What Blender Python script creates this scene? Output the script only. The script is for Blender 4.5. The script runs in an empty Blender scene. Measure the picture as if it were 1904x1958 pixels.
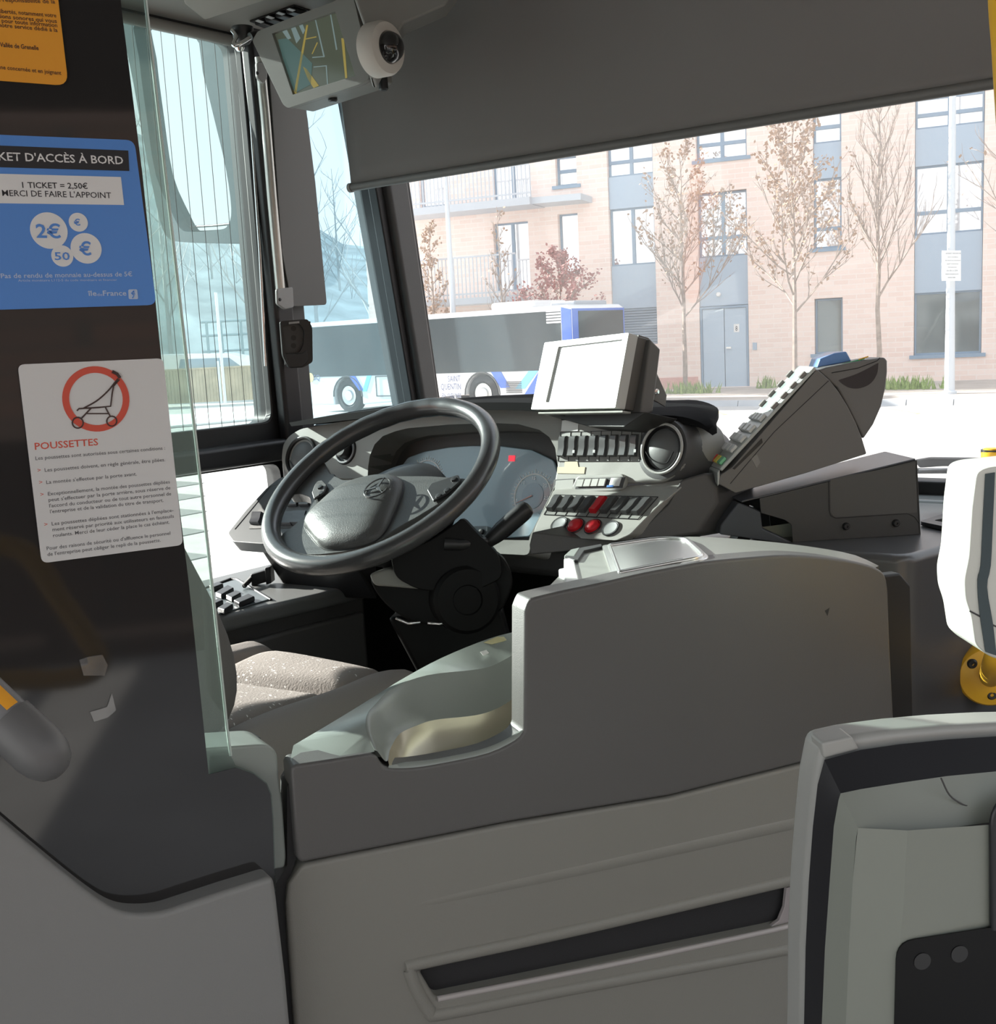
import bpy, bmesh, math, random
from mathutils import Vector as V, Matrix as M4
random.seed(7)
SC = bpy.context.scene
COL = SC.collection
rad = math.radians
# ---------------------------------------------------------------- camera
EYE = V((0, 0, 1.55)); FPX = 2144.0; CX, CY = 952.0, 979.0
_yaw, _pit, _rol = rad(38), rad(8.72), rad(2.9)
FW = V((-math.sin(_yaw)*math.cos(_pit), math.cos(_yaw)*math.cos(_pit), -math.sin(_pit)))
_r0 = V((math.cos(_yaw), math.sin(_yaw), 0)); _u0 = _r0.cross(FW)
RT = _r0*math.cos(_rol) - _u0*math.sin(_rol); UP = RT.cross(FW)
cam = bpy.data.cameras.new('camera'); co = bpy.data.objects.new('camera', cam); COL.objects.link(co)
co.matrix_world = M4.Translation(EYE) @ M4((RT, UP, -FW)).transposed().to_4x4()
cam.sensor_fit = 'VERTICAL'; cam.sensor_height = 24.0; cam.lens = FPX/1958.0*24.0
cam.clip_start = 0.02; cam.clip_end = 600
SC.camera = co
# ---------------------------------------------------------------- light and exposure
SC.view_settings.view_transform = 'Standard'; SC.view_settings.look = 'None'
SC.view_settings.gamma = 1.0; SC.view_settings.use_curve_mapping = False
SC.view_settings.exposure = 0.4
wd = bpy.data.worlds.new('sky'); SC.world = wd; wd.use_nodes = True
nt = wd.node_tree; bgn = nt.nodes['Background']
tc = nt.nodes.new('ShaderNodeTexCoord'); sx = nt.nodes.new('ShaderNodeSeparateXYZ'); cr = nt.nodes.new('ShaderNodeValToRGB')
nt.links.new(tc.outputs['Generated'], sx.inputs[0]); nt.links.new(sx.outputs['Z'], cr.inputs[0]); nt.links.new(cr.outputs[0], bgn.inputs[0])
cr.color_ramp.elements[0].color = (1.0, 1.0, 1.0, 1); cr.color_ramp.elements[0].position = 0.0
cr.color_ramp.elements[1].color = (0.80, 0.89, 1.0, 1); cr.color_ramp.elements[1].position = 0.7
bgn.inputs[1].default_value = 1.4
sun = bpy.data.lights.new('sun', 'SUN'); sun.energy = 15.0; sun.angle = rad(0.6); sun.color = (1.0, 0.95, 0.87)
so = bpy.data.objects.new('sun', sun); COL.objects.link(so)
SUNDIR = V((-0.94, -0.10, 0.335)).normalized()
so.rotation_euler = SUNDIR.to_track_quat('Z', 'Y').to_euler(); so.location = (-6, -4, 6)
# ---------------------------------------------------------------- photo geometry helpers
def ray(px, py): return FW + RT*((px-CX)/FPX) + UP*((CY-py)/FPX)
def X(px, py, x): d = ray(px, py); return EYE + d*((x-EYE.x)/d.x)
def Y(px, py, y): d = ray(px, py); return EYE + d*((y-EYE.y)/d.y)
def Z(px, py, z): d = ray(px, py); return EYE + d*((z-EYE.z)/d.z)
def D(px, py, t): return EYE + ray(px, py)*t
class Plane:
    """a plane of the place: point, in-plane axis a, in-plane axis b, normal n (towards the viewer's side)"""
    def __init__(s, p, a, b):
        s.p = V(p); s.a = V(a).normalized(); s.n = s.a.cross(V(b)).normalized(); s.b = s.n.cross(s.a).normalized()
    def off(s, k): q = Plane(s.p + s.n*k, s.a, s.b); return q
    def __call__(s, px, py, k=0.0):
        d = ray(px, py); p = s.p + s.n*k
        return EYE + d*((p-EYE).dot(s.n)/d.dot(s.n))
    def at(s, u, v, k=0.0): return s.p + s.a*u + s.b*v + s.n*k
    def many(s, pts, k=0.0): return [s(x, y, k) for x, y in pts]
# ---------------------------------------------------------------- materials
MATS = {}
def bsdf(m): return m.node_tree.nodes['Principled BSDF']
def mat(name, col, rough=0.5, metal=0.0, bump=0.0, bscale=400.0, var=0.0, vscale=8.0, spec=0.5, emit=None, es=1.0, coat=0.0):
    if name in MATS: return MATS[name]
    m = bpy.data.materials.new(name); m.use_nodes = True; t = m.node_tree; b = bsdf(m)
    b.inputs['Base Color'].default_value = (*col, 1); b.inputs['Roughness'].default_value = rough
    b.inputs['Metallic'].default_value = metal; b.inputs['Specular IOR Level'].default_value = spec
    b.inputs['Coat Weight'].default_value = coat
    if emit: b.inputs['Emission Color'].default_value = (*emit, 1); b.inputs['Emission Strength'].default_value = es
    tcn = None
    if bump or var:
        tcn = t.nodes.new('ShaderNodeTexCoord')
    if var:
        n = t.nodes.new('ShaderNodeTexNoise'); n.inputs['Scale'].default_value = vscale; n.inputs['Detail'].default_value = 5
        t.links.new(tcn.outputs['Object'], n.inputs['Vector'])
        r = t.nodes.new('ShaderNodeValToRGB')
        r.color_ramp.elements[0].position = 0.3; r.color_ramp.elements[1].position = 0.7
        r.color_ramp.elements[0].color = (*[max(0, c*(1-var)) for c in col], 1)
        r.color_ramp.elements[1].color = (*[min(1, c*(1+var)) for c in col], 1)
        t.links.new(n.outputs['Fac'], r.inputs[0]); t.links.new(r.outputs[0], b.inputs['Base Color'])
    if bump:
        n2 = t.nodes.new('ShaderNodeTexNoise'); n2.inputs['Scale'].default_value = bscale; n2.inputs['Detail'].default_value = 2
        t.links.new(tcn.outputs['Object'], n2.inputs['Vector'])
        bp = t.nodes.new('ShaderNodeBump'); bp.inputs['Strength'].default_value = bump; bp.inputs['Distance'].default_value = 0.001
        t.links.new(n2.outputs['Fac'], bp.inputs['Height']); t.links.new(bp.outputs[0], b.inputs['Normal'])
    MATS[name] = m; return m
def glass(name, tint, gloss=0.06, dirt=0.0, dirtcol=(0.8, 0.85, 0.85), streak=0.0):
    """flat pane: lets light straight through, tinted, with a mirror sheen and a film of dust that the sun lights"""
    m = bpy.data.materials.new(name); m.use_nodes = True; t = m.node_tree; t.nodes.clear()
    out = t.nodes.new('ShaderNodeOutputMaterial'); tr = t.nodes.new('ShaderNodeBsdfTransparent'); tr.inputs[0].default_value = (*tint, 1)
    gl = t.nodes.new('ShaderNodeBsdfGlossy'); gl.inputs['Roughness'].default_value = 0.0
    lw = t.nodes.new('ShaderNodeLayerWeight'); lw.inputs[0].default_value = 0.5
    pw = t.nodes.new('ShaderNodeMath'); pw.operation = 'POWER'; pw.inputs[1].default_value = 5.0
    mu = t.nodes.new('ShaderNodeMath'); mu.operation = 'MULTIPLY_ADD'; mu.inputs[1].default_value = 0.6; mu.inputs[2].default_value = gloss*0.5
    t.links.new(lw.outputs['Facing'], pw.inputs[0]); t.links.new(pw.outputs[0], mu.inputs[0])
    mx = t.nodes.new('ShaderNodeMixShader'); t.links.new(mu.outputs[0], mx.inputs[0]); t.links.new(tr.outputs[0], mx.inputs[1]); t.links.new(gl.outputs[0], mx.inputs[2])
    last = mx
    if dirt:
        df = t.nodes.new('ShaderNodeBsdfTranslucent'); df.inputs[0].default_value = (*dirtcol, 1)
        d2 = t.nodes.new('ShaderNodeBsdfDiffuse'); d2.inputs[0].default_value = (*dirtcol, 1)
        m0 = t.nodes.new('ShaderNodeMixShader'); m0.inputs[0].default_value = 0.5
        t.links.new(df.outputs[0], m0.inputs[1]); t.links.new(d2.outputs[0], m0.inputs[2])
        tcn = t.nodes.new('ShaderNodeTexCoord'); n = t.nodes.new('ShaderNodeTexNoise'); n.inputs['Scale'].default_value = 3.0; n.inputs['Detail'].default_value = 6
        mp = t.nodes.new('ShaderNodeMapping'); mp.inputs['Scale'].default_value = (1, 1, 0.5)
        t.links.new(tcn.outputs['Object'], mp.inputs[0]); t.links.new(mp.outputs[0], n.inputs['Vector'])
        rm = t.nodes.new('ShaderNodeMapRange'); rm.inputs[1].default_value = 0.3; rm.inputs[2].default_value = 0.7
        rm.inputs[3].default_value = dirt*0.5*(1-streak); rm.inputs[4].default_value = dirt*0.5*(1+streak)
        t.links.new(n.outputs['Fac'], rm.inputs[0])
        m2 = t.nodes.new('ShaderNodeMixShader'); t.links.new(rm.outputs[0], m2.inputs[0]); t.links.new(mx.outputs[0], m2.inputs[1]); t.links.new(m0.outputs[0], m2.inputs[2])
        last = m2
    t.links.new(last.outputs[0], out.inputs[0]); MATS[name] = m; return m
# plastics of the cockpit
G_DOOR = mat('charcoal_door_plastic', (0.108, 0.104, 0.100), 0.42, bump=0.25, bscale=900)
G_LOW = mat('grey_door_plastic', (0.235, 0.228, 0.204), 0.45, bump=0.25, bscale=900)
G_PART = mat('partition_grey_plastic', (0.245, 0.244, 0.238), 0.5, bump=0.2, bscale=900)
G_DASH = mat('dashboard_grey_plastic', (0.30, 0.295, 0.275), 0.5, bump=0.2, bscale=900)
G_DARK = mat('dashboard_dark_plastic', (0.075, 0.073, 0.072), 0.45, bump=0.3, bscale=900)
G_BLACK = mat('black_plastic', (0.018, 0.018, 0.019), 0.4)
G_BLKS = mat('black_satin_plastic', (0.022, 0.022, 0.024), 0.38, bump=0.15, bscale=900)
G_RUB = mat('black_rubber', (0.015, 0.015, 0.016), 0.6)
G_CONS = mat('console_green_grey', (0.26, 0.285, 0.262), 0.3, bump=0.08, bscale=700)
G_TRIM = mat('ceiling_trim_grey', (0.26, 0.25, 0.235), 0.55, bump=0.1, bscale=700)
G_SCR = mat('screen_glass_dark', (0.02, 0.03, 0.02), 0.1)
M_STEEL = mat('brushed_steel', (0.72, 0.72, 0.70), 0.28, metal=1.0, bump=0.05, bscale=60)
M_CHROME = mat('chrome', (0.8, 0.8, 0.8), 0.12, metal=1.0)
M_BOLT = mat('black_bolt_steel', (0.05, 0.05, 0.05), 0.35, metal=0.6)
M_WHITE = mat('white_plastic', (0.82, 0.82, 0.80), 0.4)
M_RED = mat('red_plastic', (0.62, 0.02, 0.03), 0.35)
M_YEL = mat('yellow_paint', (0.85, 0.46, 0.03), 0.4)
M_ORG = mat('orange_insert', (0.95, 0.42, 0.03), 0.45)
INK = mat('black_ink', (0.03, 0.03, 0.035), 0.6)
WHT = mat('white_ink', (0.86, 0.86, 0.86), 0.6)
# ---------------------------------------------------------------- object helpers
ORG = {}
def link(name, me, parent=None, origin=None):
    o = bpy.data.objects.new(name, me)
    COL.objects.link(o)
    if parent is not None:
        org = ORG[parent]; o.parent = parent; ORG[o] = org
    else:
        vs = [v.co for v in me.vertices]
        if origin is None:
            lo = [min(c[i] for c in vs) for i in range(3)]; hi = [max(c[i] for c in vs) for i in range(3)]
            origin = V(((lo[0]+hi[0])/2, (lo[1]+hi[1])/2, lo[2]))
        org = V(origin); o.location = org; ORG[o] = org
    me.transform(M4.Translation(-org)); return o
def thing(name, label, cat, base, group=None):
    o = bpy.data.objects.new(name, None); COL.objects.link(o); o.location = base; o.empty_display_size = 0.05
    ORG[o] = V(base); o['label'] = label; o['category'] = cat
    if group: o['group'] = group
    return o
def tag(o, label, cat, group=None, kind=None):
    o['label'] = label; o['category'] = cat
    if group: o['group'] = group
    if kind: o['kind'] = kind
    return o
def struct(o, label=None):
    o['kind'] = 'structure'
    if label: o['label'] = label
    return o
def finish(name, bm, m, parent=None, bevel=0.0, seg=3, smooth=True, sub=0, origin=None, angle=35, recalc=True):
    if recalc: bmesh.ops.recalc_face_normals(bm, faces=bm.faces)
    me = bpy.data.meshes.new(name); bm.to_mesh(me); bm.free()
    if isinstance(m, (list, tuple)):
        for k in m: me.materials.append(k)
    else: me.materials.append(m)
    if smooth:
        for p in me.polygons: p.use_smooth = True
        if not bevel and not sub: me.set_sharp_from_angle(angle=rad(angle))
    o = link(name, me, parent, origin)
    if sub:
        s = o.modifiers.new('sub', 'SUBSURF'); s.levels = sub; s.render_levels = sub
    if bevel:
        b = o.modifiers.new('bev', 'BEVEL'); b.width = bevel; b.segments = seg; b.limit_method = 'ANGLE'; b.angle_limit = rad(38); b.harden_normals = True
    return o
def rnd(pts, r, n=5):
    """round the corners of a flat outline; r = one radius or one per corner"""
    out = []; N = len(pts)
    for i, p in enumerate(pts):
        rr = r[i] if isinstance(r, (list, tuple)) else r
        a, b = pts[i-1], pts[(i+1) % N]
        if rr <= 0: out.append(V(p)); continue
        da, db = (a-p), (b-p); ra = min(rr, da.length*0.49); rb = min(rr, db.length*0.49)
        p0 = p + da.normalized()*ra; p1 = p + db.normalized()*rb
        for k in range(n+1):
            t = k/n; out.append(p0*(1-t)**2 + p*(2*t*(1-t)) + p1*t*t)
    return out
def spl(pts, n=8, closed=False):
    """smooth curve through points"""
    P = [V(p) for p in pts]; N = len(P); out = []
    rng = range(N if closed else N-1)
    for i in rng:
        p1, p2 = P[i], P[(i+1) % N]
        p0 = P[i-1] if (closed or i > 0) else p1 + (p1-p2); p3 = P[(i+2) % N] if (closed or i+2 < N) else p2 + (p2-p1)
        for k in range(n):
            t = k/n
            out.append(0.5*((2*p1) + (p2-p0)*t + (2*p0-5*p1+4*p2-p3)*t*t + (3*p1-p0-3*p2+p3)*t**3))
    if not closed: out.append(P[-1].copy())
    return out
def resample(pts, n):
    L = [0]
    for a, b in zip(pts, pts[1:]): L.append(L[-1]+(b-a).length)
    out = []; j = 0
    for k in range(n):
        s = L[-1]*k/(n-1)
        while j < len(pts)-2 and L[j+1] < s: j += 1
        d = L[j+1]-L[j]; t = 0 if d < 1e-9 else (s-L[j])/d
        out.append(pts[j].lerp(pts[j+1], min(1, max(0, t))))
    return out
def add_prism(bm, pts, ext):
    a = [bm.verts.new(p) for p in pts]; b = [bm.verts.new(p+ext) for p in pts]
    f = [bm.faces.new(a), bm.faces.new(b[::-1])]
    for i in range(len(a)):
        j = (i+1) % len(a); f.append(bm.faces.new((a[j], a[i], b[i], b[j])))
    return f
def prism(name, pts, ext, m, parent=None, bevel=0.0, seg=3, origin=None, smooth=True):
    bm = bmesh.new(); add_prism(bm, [V(p) for p in pts], V(ext))
    return finish(name, bm, m, parent, bevel, seg, smooth, origin=origin)
def holed(name, outer, holes, ext, m, parent=None, bevel=0.0, seg=2, origin=None):
    bm = bmesh.new(); es = []
    for lp in [outer]+list(holes):
        vs = [bm.verts.new(p) for p in lp]
        for i in range(len(vs)): es.append(bm.edges.new((vs[i], vs[(i+1) % len(vs)])))
    bmesh.ops.triangle_fill(bm, edges=es, use_beauty=True, use_dissolve=False)
    r = bmesh.ops.extrude_face_region(bm, geom=list(bm.faces))
    bmesh.ops.translate(bm, verts=[g for g in r['geom'] if isinstance(g, bmesh.types.BMVert)], vec=V(ext))
    return finish(name, bm, m, parent, bevel, seg, origin=origin)
def add_tube(bm, pts, r, n=10, cap=True, closed=False):
    N = len(pts); rings = []; up = None
    for i, p in enumerate(pts):
        if closed: t = (pts[(i+1) % N]-pts[i-1]).normalized()
        else: t = (pts[min(i+1, N-1)]-pts[max(i-1, 0)]).normalized()
        if up is None: up = t.orthogonal().normalized()
        up = (up - t*up.dot(t)).normalized(); w = t.cross(up); rr = r[i] if isinstance(r, (list, tuple)) else r
        rings.append([bm.verts.new(p + (up*math.cos(2*math.pi*k/n) + w*math.sin(2*math.pi*k/n))*rr) for k in range(n)])
    for i in range(N if closed else N-1):
        A, B = rings[i], rings[(i+1) % N]
        sh = 0
        if closed and i == N-1:
            sh = min(range(n), key=lambda s: (A[0].co-B[s].co).length)
        for k in range(n):
            bm.faces.new((A[k], A[(k+1) % n], B[(k+1+sh) % n], B[(k+sh) % n]))
    if cap and not closed: bm.faces.new(rings[0][::-1]); bm.faces.new(rings[-1])
def tube(name, pts, r, m, parent=None, n=12, closed=False, origin=None):
    bm = bmesh.new(); add_tube(bm, [V(p) for p in pts], r, n, True, closed)
    return finish(name, bm, m, parent, origin=origin, angle=50)
def add_loft(bm, rings, closed=True, caps=True):
    R_ = [[bm.verts.new(p) for p in r] for r in rings]; n = len(R_[0])
    for A, B in zip(R_, R_[1:]):
        for k in range(n if closed else n-1):
            bm.faces.new((A[k], A[(k+1) % n], B[(k+1) % n], B[k]))
    if caps and closed: bm.faces.new(R_[0][::-1]); bm.faces.new(R_[-1])
def loft(name, rings, m, parent=None, closed=True, caps=True, sub=0, bevel=0.0, angle=35, origin=None):
    bm = bmesh.new(); add_loft(bm, [[V(p) for p in r] for r in rings], closed, caps)
    return finish(name, bm, m, parent, bevel, sub=sub, angle=angle, origin=origin)
def ring(c, a, b, r, n=32, r2=None):
    r2 = r if r2 is None else r2
    return [c + a*(r*math.cos(2*math.pi*k/n)) + b*(r2*math.sin(2*math.pi*k/n)) for k in range(n)]
def lathe(name, c, axis, prof, m, parent=None, n=32, origin=None, angle=35, xa=None):
    """prof: (radius, height along axis) pairs"""
    ax = V(axis).normalized(); a = xa if xa is not None else ax.orthogonal().normalized(); b = ax.cross(a)
    return loft(name, [ring(V(c)+ax*h, a, b, max(r, 1e-4), n) for r, h in prof], m, parent, angle=angle, origin=origin)
def boxa(name, c, ax, hs, m, parent=None, bevel=0.0, seg=2, origin=None):
    a, b, d = [V(v).normalized()*h for v, h in zip(ax, hs)]; c = V(c)
    return prism(name, [c-a-b-d, c+a-b-d, c+a+b-d, c-a+b-d], d*2, m, parent, bevel, seg, origin)
AX = (V((1, 0, 0)), V((0, 1, 0)), V((0, 0, 1)))
_fc = {}
def text_mesh(s, name, italic=0.0, align='LEFT', bold=0.0):
    cu = bpy.data.curves.new(name, 'FONT'); cu.body = s; cu.size = 1.0; cu.align_x = align; cu.offset = bold; cu.resolution_u = 2; cu.shear = italic
    o = bpy.data.objects.new(name, cu); COL.objects.link(o)
    dg = bpy.context.evaluated_depsgraph_get(); me = bpy.data.meshes.new_from_object(o.evaluated_get(dg), depsgraph=dg)
    bpy.data.objects.remove(o); bpy.data.curves.remove(cu); return me
def text(name, lines, m, parent=None, k=0.0006, origin=None):
    """lines: (string, left-baseline point, x axis, y axis, width or None, cap height, bold)"""
    bm = bmesh.new()
    for s, p, xa, ya, w, h, bold in lines:
        me = text_mesh(s, 'lettering', bold=bold)
        if not me.vertices: continue
        x0 = min(v.co.x for v in me.vertices); x1 = max(v.co.x for v in me.vertices)
        sy = h/0.729; sxx = sy if w is None else w/(x1-x0)
        xa = V(xa).normalized(); ya = V(ya).normalized(); n = xa.cross(ya)
        for v in me.vertices: v.co = V(p) + xa*((v.co.x-x0)*sxx) + ya*(v.co.y*sy) + n*k
        bm.from_mesh(me); bpy.data.meshes.remove(me)
    return finish(name, bm, m, parent, smooth=False, origin=origin, recalc=False)
def copy_tree(o, parent=None):
    c = o.copy(); COL.objects.link(c)
    if parent is not None: c.parent = parent
    for ch in o.children: copy_tree(ch, c)
    return c
# ================================================================ setting: ground outside
Z3 = V((0, 0, 1)); GZ = -0.32; PZ = -0.20
ASPH = mat('sunlit_asphalt', (0.52, 0.51, 0.49), 0.9, bump=0.6, bscale=25, var=0.10, vscale=3.0)
PAVE = mat('pavement_concrete', (0.50, 0.45, 0.40), 0.9, var=0.12, vscale=1.5)
KERB = mat('kerb_stone', (0.50, 0.52, 0.54), 0.85, var=0.08, vscale=2)
def rect3(x0, x1, y0, y1, z): return [V((x0, y0, z)), V((x1, y0, z)), V((x1, y1, z)), V((x0, y1, z))]
struct(prism('road', rect3(-140, 60, -40, 120, GZ), (0, 0, -0.2), ASPH, smooth=False))
struct(prism('pavement', rect3(-17, 40, 25.2, 60, PZ), (0, 0, -0.115), PAVE, smooth=False))
ks = bmesh.new()
for i in range(38):
    x = -17 + i*1.0
    add_prism(ks, [V((x+.01, 24.92, GZ)), V((x+.99, 24.92, GZ)), V((x+.99, 24.96, PZ+.012)), V((x+.01, 24.96, PZ+.012))], V((0, .22, 0)))
struct(finish('kerb', ks, KERB, smooth=False))
LINE = mat('yellow_road_line', (0.78, 0.66, 0.30), 0.8); ZEB = mat('white_road_paint', (0.85, 0.85, 0.83), 0.8)
DARKROAD = mat('worn_grey_asphalt', (0.20, 0.21, 0.21), 0.9, var=0.1)
for a, b in [((1352, 780), (1386, 793)), ((1690, 780), (1755, 791))]:
    p, q = Z(*a, GZ+.004), Z(*b, GZ+.004)
    w = V((0, 0, 1)).cross((q-p).normalized())*0.05
    struct(prism('road_line', [p-w, q-w, q+w, p+w], (0, 0, .004), LINE, smooth=False))
for i in range(7):            # zebra crossing seen through the lower door window
    y0 = 6.0 + i*0.95; x1 = -1.31*(y0+.5)
    struct(prism('crossing_stripe', rect3(x1-3.2, x1, y0, y0+.5, GZ+.004), (0, 0, .004), DARKROAD, smooth=False))
# hill and distant greenery
HILL = mat('hazy_hillside', (0.50, 0.58, 0.57), 1.0, var=0.3, vscale=0.25)  # pale tone carries the distance haze in the colour
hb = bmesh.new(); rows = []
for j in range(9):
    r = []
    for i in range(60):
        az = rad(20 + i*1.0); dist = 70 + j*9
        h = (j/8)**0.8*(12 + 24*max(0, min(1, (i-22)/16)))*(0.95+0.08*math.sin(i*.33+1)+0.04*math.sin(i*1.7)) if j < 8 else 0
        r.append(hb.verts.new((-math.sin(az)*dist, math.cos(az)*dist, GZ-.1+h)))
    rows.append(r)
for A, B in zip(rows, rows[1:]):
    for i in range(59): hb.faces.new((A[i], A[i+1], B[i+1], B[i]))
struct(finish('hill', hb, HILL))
# ================================================================ building across the road
FB = Plane((-15.26, 30.84, PZ), (math.cos(rad(15)), math.sin(rad(15)), 0), (0, 0, 1))
def uv(px, py): d = FB(px, py) - FB.p; return d.dot(FB.a), d.z
def ruv(x0, y0, x1, y1):
    mx, my = (x0+x1)/2, (y0+y1)/2
    return (uv(x0, my)[0], uv(mx, y1)[1], uv(x1, my)[0], uv(mx, y0)[1])
def rpts(r, k=0.0): return [FB.at(r[0], r[1], k), FB.at(r[2], r[1], k), FB.at(r[2], r[3], k), FB.at(r[0], r[3], k)]
def brick(name, c1, c2, mortar):
    m = mat(name, c1, 0.9); t = m.node_tree; b = bsdf(m)
    tcn = t.nodes.new('ShaderNodeTexCoord'); mp = t.nodes.new('ShaderNodeMapping'); mp.inputs['Rotation'].default_value = (rad(90), 0, rad(15)); mp.vector_type = 'TEXTURE'
    bk = t.nodes.new('ShaderNodeTexBrick'); bk.inputs['Color1'].default_value = (*c1, 1); bk.inputs['Color2'].default_value = (*c2, 1); bk.inputs['Mortar'].default_value = (*mortar, 1)
    bk.inputs['Scale'].default_value = 1.0; bk.inputs['Brick Width'].default_value = 0.42; bk.inputs['Row Height'].default_value = 0.14; bk.inputs['Mortar Size'].default_value = 0.012; bk.inputs['Bias'].default_value = -0.1
    t.links.new(tcn.outputs['Object'], mp.inputs[0]); t.links.new(mp.outputs[0], bk.inputs[0]); t.links.new(bk.outputs[0], b.inputs['Base Color']); return m
BRK = brick('salmon_brick', (0.92, 0.76, 0.68), (0.86, 0.67, 0.59), (0.90, 0.80, 0.74))
BRKB = mat('red_brick_base', (0.70, 0.40, 0.34), 0.9, var=0.1)
SLATE = mat('blue_grey_panel', (0.42, 0.51, 0.61), 0.6)
SLATED = mat('blue_grey_frame', (0.26, 0.35, 0.45), 0.55)
PANE = mat('sky_reflecting_pane', (0.86, 0.88, 0.90), 0.04, metal=0.85)
PANED = mat('dim_window_pane', (0.22, 0.25, 0.25), 0.06, metal=0.35)
RAIL = mat('pale_railing', (0.55, 0.58, 0.62), 0.6)
bld = thing('apartment_building', 'salmon brick apartment building with blue grey window columns across the road', 'building', FB.at(0, 0, 0))
S1, S2, S2b = ruv(1158, -150, 1246, 660), ruv(1325, -150, 1424, 303), ruv(1336, 365, 1430, 741)
S3, S3b, S4 = ruv(1553, -150, 1608, 475), ruv(1557, 570, 1611, 677), ruv(1749, -150, 1882, 678)
L1, L2, L3, L4 = ruv(1062, 298, 1102, 354), ruv(1068, 408, 1106, 525), ruv(945, 425, 1012, 556), ruv(940, 250, 1012, 392)
L5 = ruv(800, 300, 850, 395)
holes = [S1, S2, S2b, S3, S3b, S4, L1, L2, L3, L4, L5]
u0, u1 = uv(700, 500)[0], 22.0
vtop = 15.5
wl = [FB.at(u0, 0), FB.at(u1, 0), FB.at(u1, vtop), FB.at(u0, vtop)]
hp = []
for r in holes:
    r2 = (r[0], max(r[1], 0.02), r[2], min(r[3], vtop-.05)); hp.append(rpts(r2))
holed('brick_wall', wl, hp, FB.n*-0.45, BRK, bld)
prism('rear_wall', [p - FB.n*0.5 for p in wl], FB.n*-6.0, SLATED, bld)
prism('brick_plinth', [FB.at(uv(1250, 700)[0], 0.0, .001), FB.at(uv(1334, 700)[0], 0.0, .001), FB.at(uv(1334, 700)[0], .35, .001), FB.at(uv(1250, 700)[0], .35, .001)], FB.n*0.02, BRKB, bld)
def win(r, nx, ny, pane=PANE, depth=-0.18, split=None, sill=False):
    """frame with a mullion grid, its pane a sub-part"""
    u0, v0, u1, v1 = r; f = 0.07; hs = []
    xs = [u0 + (u1-u0)*i/nx for i in range(nx+1)]; ys = [v0 + (v1-v0)*i/ny for i in range(ny+1)]
    if split: ys = [v0, v0+(v1-v0)*split, v1]
    for i in range(nx):
        for j in range(len(ys)-1):
            hs.append(rpts((xs[i]+f*.7, ys[j]+f*.7, xs[i+1]-f*.7, ys[j+1]-f*.7), depth))
    o = holed('window_frame', rpts(r, depth), hs, FB.n*-0.08, SLATED, bld)
    prism('pane', rpts((u0+.03, v0+.03, u1-.03, v1-.03), depth-.05), FB.n*-0.01, pane, o, smooth=False)
    if sill: prism('window_sill', rpts((u0-.12, v0-.10, u1+.12, v0), .06), FB.n*-0.3, SLATED, bld)
    return o
def panel(r, depth=-0.10, m=SLATE, name='cladding_panel'):
    return prism(name, rpts(r, depth), FB.n*-0.06, m, bld, smooth=False)
def sub(S, y0, y1): # part of a strip between photo heights
    mx = 0.5*(S[0]+S[2]); p = FB.at(mx, 2); px = {id(S1): 1200, id(S2): 1375, id(S2b): 1383, id(S3): 1580, id(S3b): 1584, id(S4): 1815}[id(S)]
    return (S[0]+.01, uv(px, y1)[1], S[2]-.01, uv(px, y0)[1])
win(sub(S1, 268, 335), 2, 2, split=.42); panel(sub(S1, 335, 397)); win(sub(S1, 397, 507), 2, 1); panel(sub(S1, 507, 590)); panel(sub(S1, -60, 205)); win(sub(S1, 205, 268), 2, 1)
lv = sub(S1, 590, 660); lb = bmesh.new()
for i in range(14):
    v = lv[1] + (lv[3]-lv[1])*i/14
    add_prism(lb, [FB.at(lv[0], v, -.16), FB.at(lv[2], v, -.16), FB.at(lv[2], v+.06, -.10), FB.at(lv[0], v+.06, -.10)], FB.n*-.03)
finish('louvre', lb, SLATE, bld, smooth=False)
win(sub(S2, 236, 303), 2, 2, split=.45, sill=True); panel(sub(S2, -60, 130)); win(sub(S2, 130, 236), 2, 1)
win(sub(S2b, 366, 490), 2, 2, split=.3); panel(sub(S2b, 490, 584), -.08)
dr = sub(S2b, 585, 741); fl = rpts(dr, -.05)
um = (dr[0]+dr[2])/2
DOORC = mat('pale_blue_steel_door', (0.48, 0.58, 0.68), 0.55)
d0 = holed('door_frame', rpts(dr, -.02), [rpts((dr[0]+.06, dr[1]+.01, dr[2]-.06, dr[3]-.07), -.02)], FB.n*-.1, SLATED, bld)
for a, b in ((dr[0]+.07, um-.01), (um+.01, dr[2]-.07)):
    o = prism('door_leaf', rpts((a, .02, b, dr[3]-.08), -.05), FB.n*-.05, DOORC, bld, smooth=False)
    if a > um-.1:
        prism('door_handle', rpts((um+.05, 1.15, um+.2, 1.20), .01), FB.n*-.06, M_STEEL, o)
        s = prism('door_sign', rpts((um+.28, 1.62, um+.44, 1.86), -.045), FB.n*-.01, M_WHITE, o, smooth=False)
        text('door_sign_text', [('8', FB.at(um+.33, 1.66, -.044), FB.a, Z3, .06, .15, 0)], INK, o, k=.003)
lampv = FB.at(dr[2]-.2, dr[3]+.25, .02)
lathe('wall_lamp', FB(1374, 563), FB.n, [(0, 0), (.07, 0), (.07, .08), (.05, .12), (0, .12)], M_WHITE, bld, n=12)
prism('intercom', [FB(1439, 655, .01), FB(1447, 655, .01), FB(1447, 669, .01), FB(1439, 669, .01)], FB.n*.03, SLATE, bld)
win(sub(S3, 210, 272), 1, 2, split=.5); panel(sub(S3, 272, 340)); win(sub(S3, 340, 474), 1, 2, split=.28, sill=True); panel(sub(S3, -60, 120)); win(sub(S3, 120, 210), 1, 1)
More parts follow.
